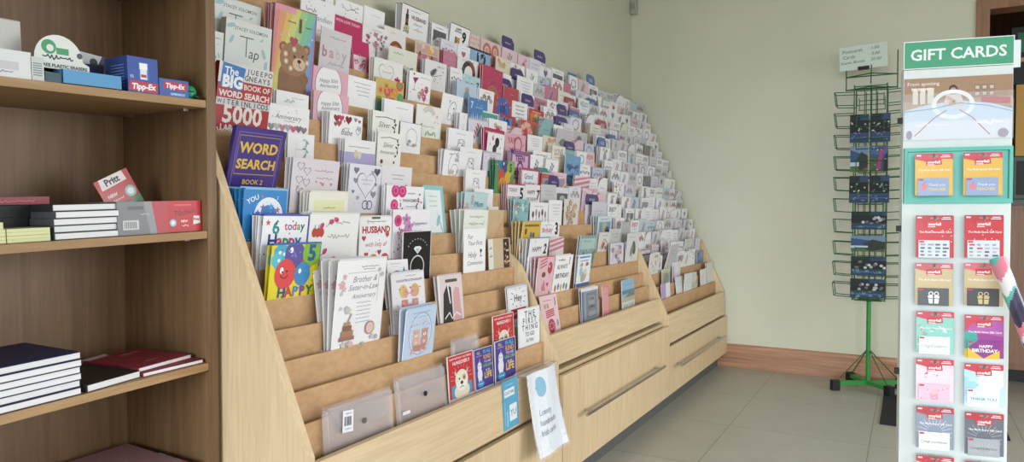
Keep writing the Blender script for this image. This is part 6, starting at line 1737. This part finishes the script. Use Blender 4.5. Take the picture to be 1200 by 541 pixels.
# turquoise tray on the panel
tq = mat_plain('turquoise_plastic', '#5fb5a8', 0.35, 0, .03)
tq2 = mat_plain('turquoise_backing', '#7cc4ba', 0.4, 0, .03)
m = MB(); m.box(-.128, .128, -.016, .0, 1.219, 1.229); m.box(-.128, .128, -.016, 0, 1.078, 1.090); m.box(-.128, -.120, -.016, 0, 1.09, 1.219); m.box(.120, .128, -.016, 0, 1.09, 1.219)
tr = m.build('turquoise_frame', tq, e)
m = MB(); m.box(-.120, .120, -.003, -.0005, 1.09, 1.219); m.build('turquoise_backing', tq2, tr)
def hook(s, z):
    m = MB(); m.path([(s, 0, z), (s, -.045, z), (s, -.050, z + .008)], .0022, 6); m.build('peg_hook', 'steel', e)
for z in (1.30, 1.00, .60):
    m = MB(); m.box(-.140, -.130, .004, .022, z, z + .016); m.build('side_clip', 'black', e)

def carrier(w, h, top, body, motif, seed=0):
    a = Art(w, h, body, None, seed)
    motif(a)
    a.rect(0, .86, 1, .14, top); a.poly([(0, .86), (.3, .86), (.3, .80), (0, .86)], top)
    a.ell(.5, .93, .13, .035, '#8f8a8c', 12); a.rect(.68, .90, .26, .02, '#f0e2e2'); a.rect(.72, .94, .2, .018, '#f0e2e2'); a.rect(.04, .93, .12, .035, '#e6dcdc')
    a.poly([(.30, .70), (.72, .73), (.70, .86), (.29, .86)], '#c23a48'); a.txt('one4all', .50, .79, .13, '#f4e8e8', .34, bold=.03); a.rect(.32, .715, .2, .02, '#f0dede')
    a.txt('The Multi-Store Gift Card', .52, .60, .085, '#f2eeee', .86, bold=.015)
    return a
def gift(label, s, z, top, body, motif, card, cardart, seed, hz=None):
    w, h = .089, .112
    en = empty('gift_card', GO + GU * (s + .0) + GN * .0 + Vector((0, 0, z - h)), (0, 0, TH)); tag(en, label, 'gift card', 'gift cards on the white stand')
    for q in range(2):
        a = carrier(w, h, top, body, motif, seed)
        mb = MB(); card_geo(mb, a, .002); mb.build('carrier_card', 'gloss', en, (.0025 * q, -.010 + .006 * q - .010, -.002 * q), (R_(-2), 0, 0))
    a = Art(.0735, .047, card, None, seed + 5); cardart(a); a.rect(.02, .86, .16, .1, '#c23a48')
    mb = MB(); card_geo(mb, a, .0022); mb.build('plastic_card', 'gloss', en, (-.002, -.0245, -.002), (R_(-2), 0, 0))
    return en
nul = lambda a: None
def logos(a):
    for i in range(16): a.rect(.06 + .24 * (i % 4), .1 + .2 * (i // 4), a.r.uniform(.1, .2), .1, a.r.choice(['#8f9aa8', '#5a6470', '#c8485a', '#a9b0ba', '#4a5a8a']))
def bow(c):
    def f(a):
        a.poly([(.36, .12), (.66, .12), (.70, .56), (.32, .56)], c); a.rect(.48, .12, .05, .44, '#57585c'); a.rect(.33, .38, .36, .04, '#57585c'); a.ring(.42, .68, .08, .03, c, 10); a.ring(.60, .68, .08, .03, c, 10)
    return f
def leaves(a):
    for i in range(22): a.leaf(a.r.uniform(.06, .94), a.r.uniform(.1, .68), .07, a.r.choice(['#5fb5a8', '#9fd0c0', '#d88a9a', '#e0e8e0']), a.r.uniform(0, 3))
def fireworks(c):
    def f(a):
        for i in range(22): t = i * .2856; a.line([(.5 + .2 * math.cos(t), .4 + .16 * math.sin(t)), (.5 + .46 * math.cos(t), .4 + .38 * math.sin(t))], .012, c)
    return f
def geo(a): a.poly([(0, .6), (.3, .86), (0, .86)], '#c8485a'); a.poly([(0, .0), (.46, 0), (.3, .6), (0, .6)], '#3fa49c'); a.poly([(.46, 0), (1, 0), (1, .5), (.3, .6)], '#9a3f8f'); a.poly([(.3, .6), (1, .5), (1, .86), (.5, .86)], '#b05aa8'); a.poly([(0, 0), (.6, 0), (0, .2)], '#e0b83a')
def bday(a): a.poly([(0, 0), (.5, 0), (0, .6)], '#e0b83a'); a.poly([(.5, 0), (1, 0), (1, .5)], '#e0b83a'); a.poly([(0, .6), (.3, 1), (0, 1)], '#3fa49c'); a.txt('HAPPY', .58, .68, .14, '#f4eef4', .5, bold=.03); a.txt('BIRTHDAY', .54, .44, .18, '#f4eef4', .8, bold=.03)
def cone(a): a.poly([(.40, .1), (.6, .1), (.64, .5), (.36, .5)], '#d8a0b8'); a.ell(.5, .6, .13, .12, '#e8b8c8', 12); a.dots(8, .02, ['#c05a72', '#f4e6ee'])
def petals(a):
    for i in range(14): a.ell(a.r.uniform(.08, .92), a.r.uniform(.08, .66), .04, .025, a.r.choice(['#c05a72', '#b04a8a', '#e0a8bc']), 7, a.r.uniform(0, 3))
def thanks(a): a.poly([(.3, 0), (.7, 0), (.5, 1), (.1, 1)], '#d8ecf2'); a.txt('THANK YOU', .5, .46, .17, '#5a7f9a', .84, bold=.02)
def teach(a): a.ell(.2, .5, .11, .12, '#d87a8a', 12); a.line([(.2, .66), (.24, .8)], .03, '#7a9a6a'); a.txt('Thank you', .62, .62, .13, '#e2e8f0', .6, slant=.2); a.txt('TEACHER', .62, .36, .16, '#d8c07a', .6, bold=.03)
def sky(a): a.poly([(0, 0), (.6, 0), (1, .5), (1, .86), (.5, .86)], '#e4eef2'); a.poly([(0, .2), (.4, .5), (0, .7)], '#9fd0e4')
def congrats(c):
    def f(a): fireworks(c)(a); a.txt('Congratulations', .5, .46, .16, '#6a6f78', .86, slant=.3)
    return f
def congrats_w(a): a.txt('Congratulations', .5, .46, .16, '#6a8a8a', .86, slant=.3); a.dots(14, .02, ['#8fc0b4', '#d8b08a', '#c9d8dc'])
def snow(a): a.dots(16, .016, ['#f0dcdc'], .05, .95, .1, .7)
G = [
 ('yellow teacher gift card in the turquoise tray, on the postcard rack side', .068, 1.212, '#c8485a', '#dfb04e', nul, '#8fa0c4', teach),
 ('yellow teacher gift card in the turquoise tray, on the doorway side', .182, 1.212, '#c8485a', '#dfb04e', nul, '#8fa0c4', teach),
 ('red snowy gift card with shop logos, on the postcard rack side', .072, 1.045, '#b82a38', '#c42a38', snow, '#d0d4dc', logos),
 ('red snowy gift card with shop logos, on the doorway side', .187, 1.046, '#b82a38', '#c42a38', snow, '#d0d4dc', logos),
 ('tan gift card with a white present icon', .072, .916, '#c85a64', '#c9b48c', nul, '#55565c', bow('#eceef0')),
 ('tan gift card with a gold present icon below the roll top', .188, .919, '#d86a7a', '#c9b48c', nul, '#4a4a50', bow('#d0b880')),
 ('turquoise leafy gift card with a white congratulations card', .076, .785, '#c8485a', '#8fcabf', leaves, '#e4ece8', congrats_w),
 ('purple and turquoise happy birthday gift card', .191, .780, '#c8485a', '#b05aa8', geo, '#8a3a86', bday),
 ('pale pink gift card with petals and an ice cream', .077, .656, '#c8404e', '#ecd0dc', petals, '#e6bcd0', cone),
 ('pale blue THANK YOU gift card', .192, .650, '#c8404e', '#b8dcea', sky, '#e6eef2', thanks),
 ('slate gift card with a white congratulations card', .079, .525, '#b83a48', '#8a93a6', fireworks('#d8dce4'), '#ecedf0', congrats('#c8ccd4')),
 ('dark grey gift card with a grey fireworks card', .195, .519, '#b83a48', '#6a6d76', fireworks('#b4b8c0'), '#a4a6ae', congrats('#c4c6cc')),
 ('lowest red topped gift card on the postcard rack side', .081, .391, '#b83a48', '#d8c0a4', petals, '#d8d0c8', cone),
 ('lowest red topped gift card on the doorway side', .197, .387, '#b83a48', '#a4c0b4', leaves, '#dfe4e0', congrats_w),
]
for i, (lab, s, z, tp, bd, mo, cd, ca) in enumerate(G):
    gift(lab, s, z, tp, bd, mo, cd, ca, i)
    hook(s - .13, z - .010)

# ------------------------------------------------------------------ patterned gift wrap roll leaning on the stand
P0, P1 = Vector((1.885, -.500, .018)), Vector((2.176, -.196, .935))
e = empty('gift_wrap_roll', P0); ax = (P1 - P0).normalized(); L = (P1 - P0).length
e.rotation_mode = 'QUATERNION'; e.rotation_quaternion = ax.to_track_quat('Z', 'Y'); tag(e, 'roll of pink, turquoise and navy geometric gift wrap leaning on the stand', 'gift wrap')
m = MB(); n, k = 36, 190; r = .0185; rr = random.Random(4)
cols = ['#d97f92', '#5fb5a8', '#eceaec', '#33304a', '#e6e2e4', '#d97f92', '#43405c']
for j in range(k):
    for i in range(n):
        u, v = i / n, j / k * 25
        a_ = math.floor(v + 2 * abs(u - .5) * 1.6); b_ = math.floor(v * .5 - u * 2)
        c = srgb(cols[(a_ * 3 + (b_ % 2) * 2) % 7])
        t0, t1 = 2 * math.pi * i / n, 2 * math.pi * (i + 1) / n
        z0, z1 = L * j / k, L * (j + 1) / k
        m.face([(r * math.cos(t0), r * math.sin(t0), z0), (r * math.cos(t1), r * math.sin(t1), z0), (r * math.cos(t1), r * math.sin(t1), z1), (r * math.cos(t0), r * math.sin(t0), z1)], c)
m.build('wrap_paper', 'gloss', e)
m = MB()
for i in range(n):
    t0, t1 = 2 * math.pi * i / n, 2 * math.pi * (i + 1) / n
    for z in (.001, L - .001):
        m.face([(.012 * math.cos(t0), .012 * math.sin(t0), z), (r * math.cos(t0), r * math.sin(t0), z), (r * math.cos(t1), r * math.sin(t1), z), (.012 * math.cos(t1), .012 * math.sin(t1), z)])
m.tube((0, 0, .02), (0, 0, L - .02), .0122, 16)
m.build('core_tube', mat_plain('grey_card_core', '#8f8880', 0.7), e)
bpy.context.view_layer.update()
print('cards as objects:', count['c'], ' mass faces:', len(MASS.f))
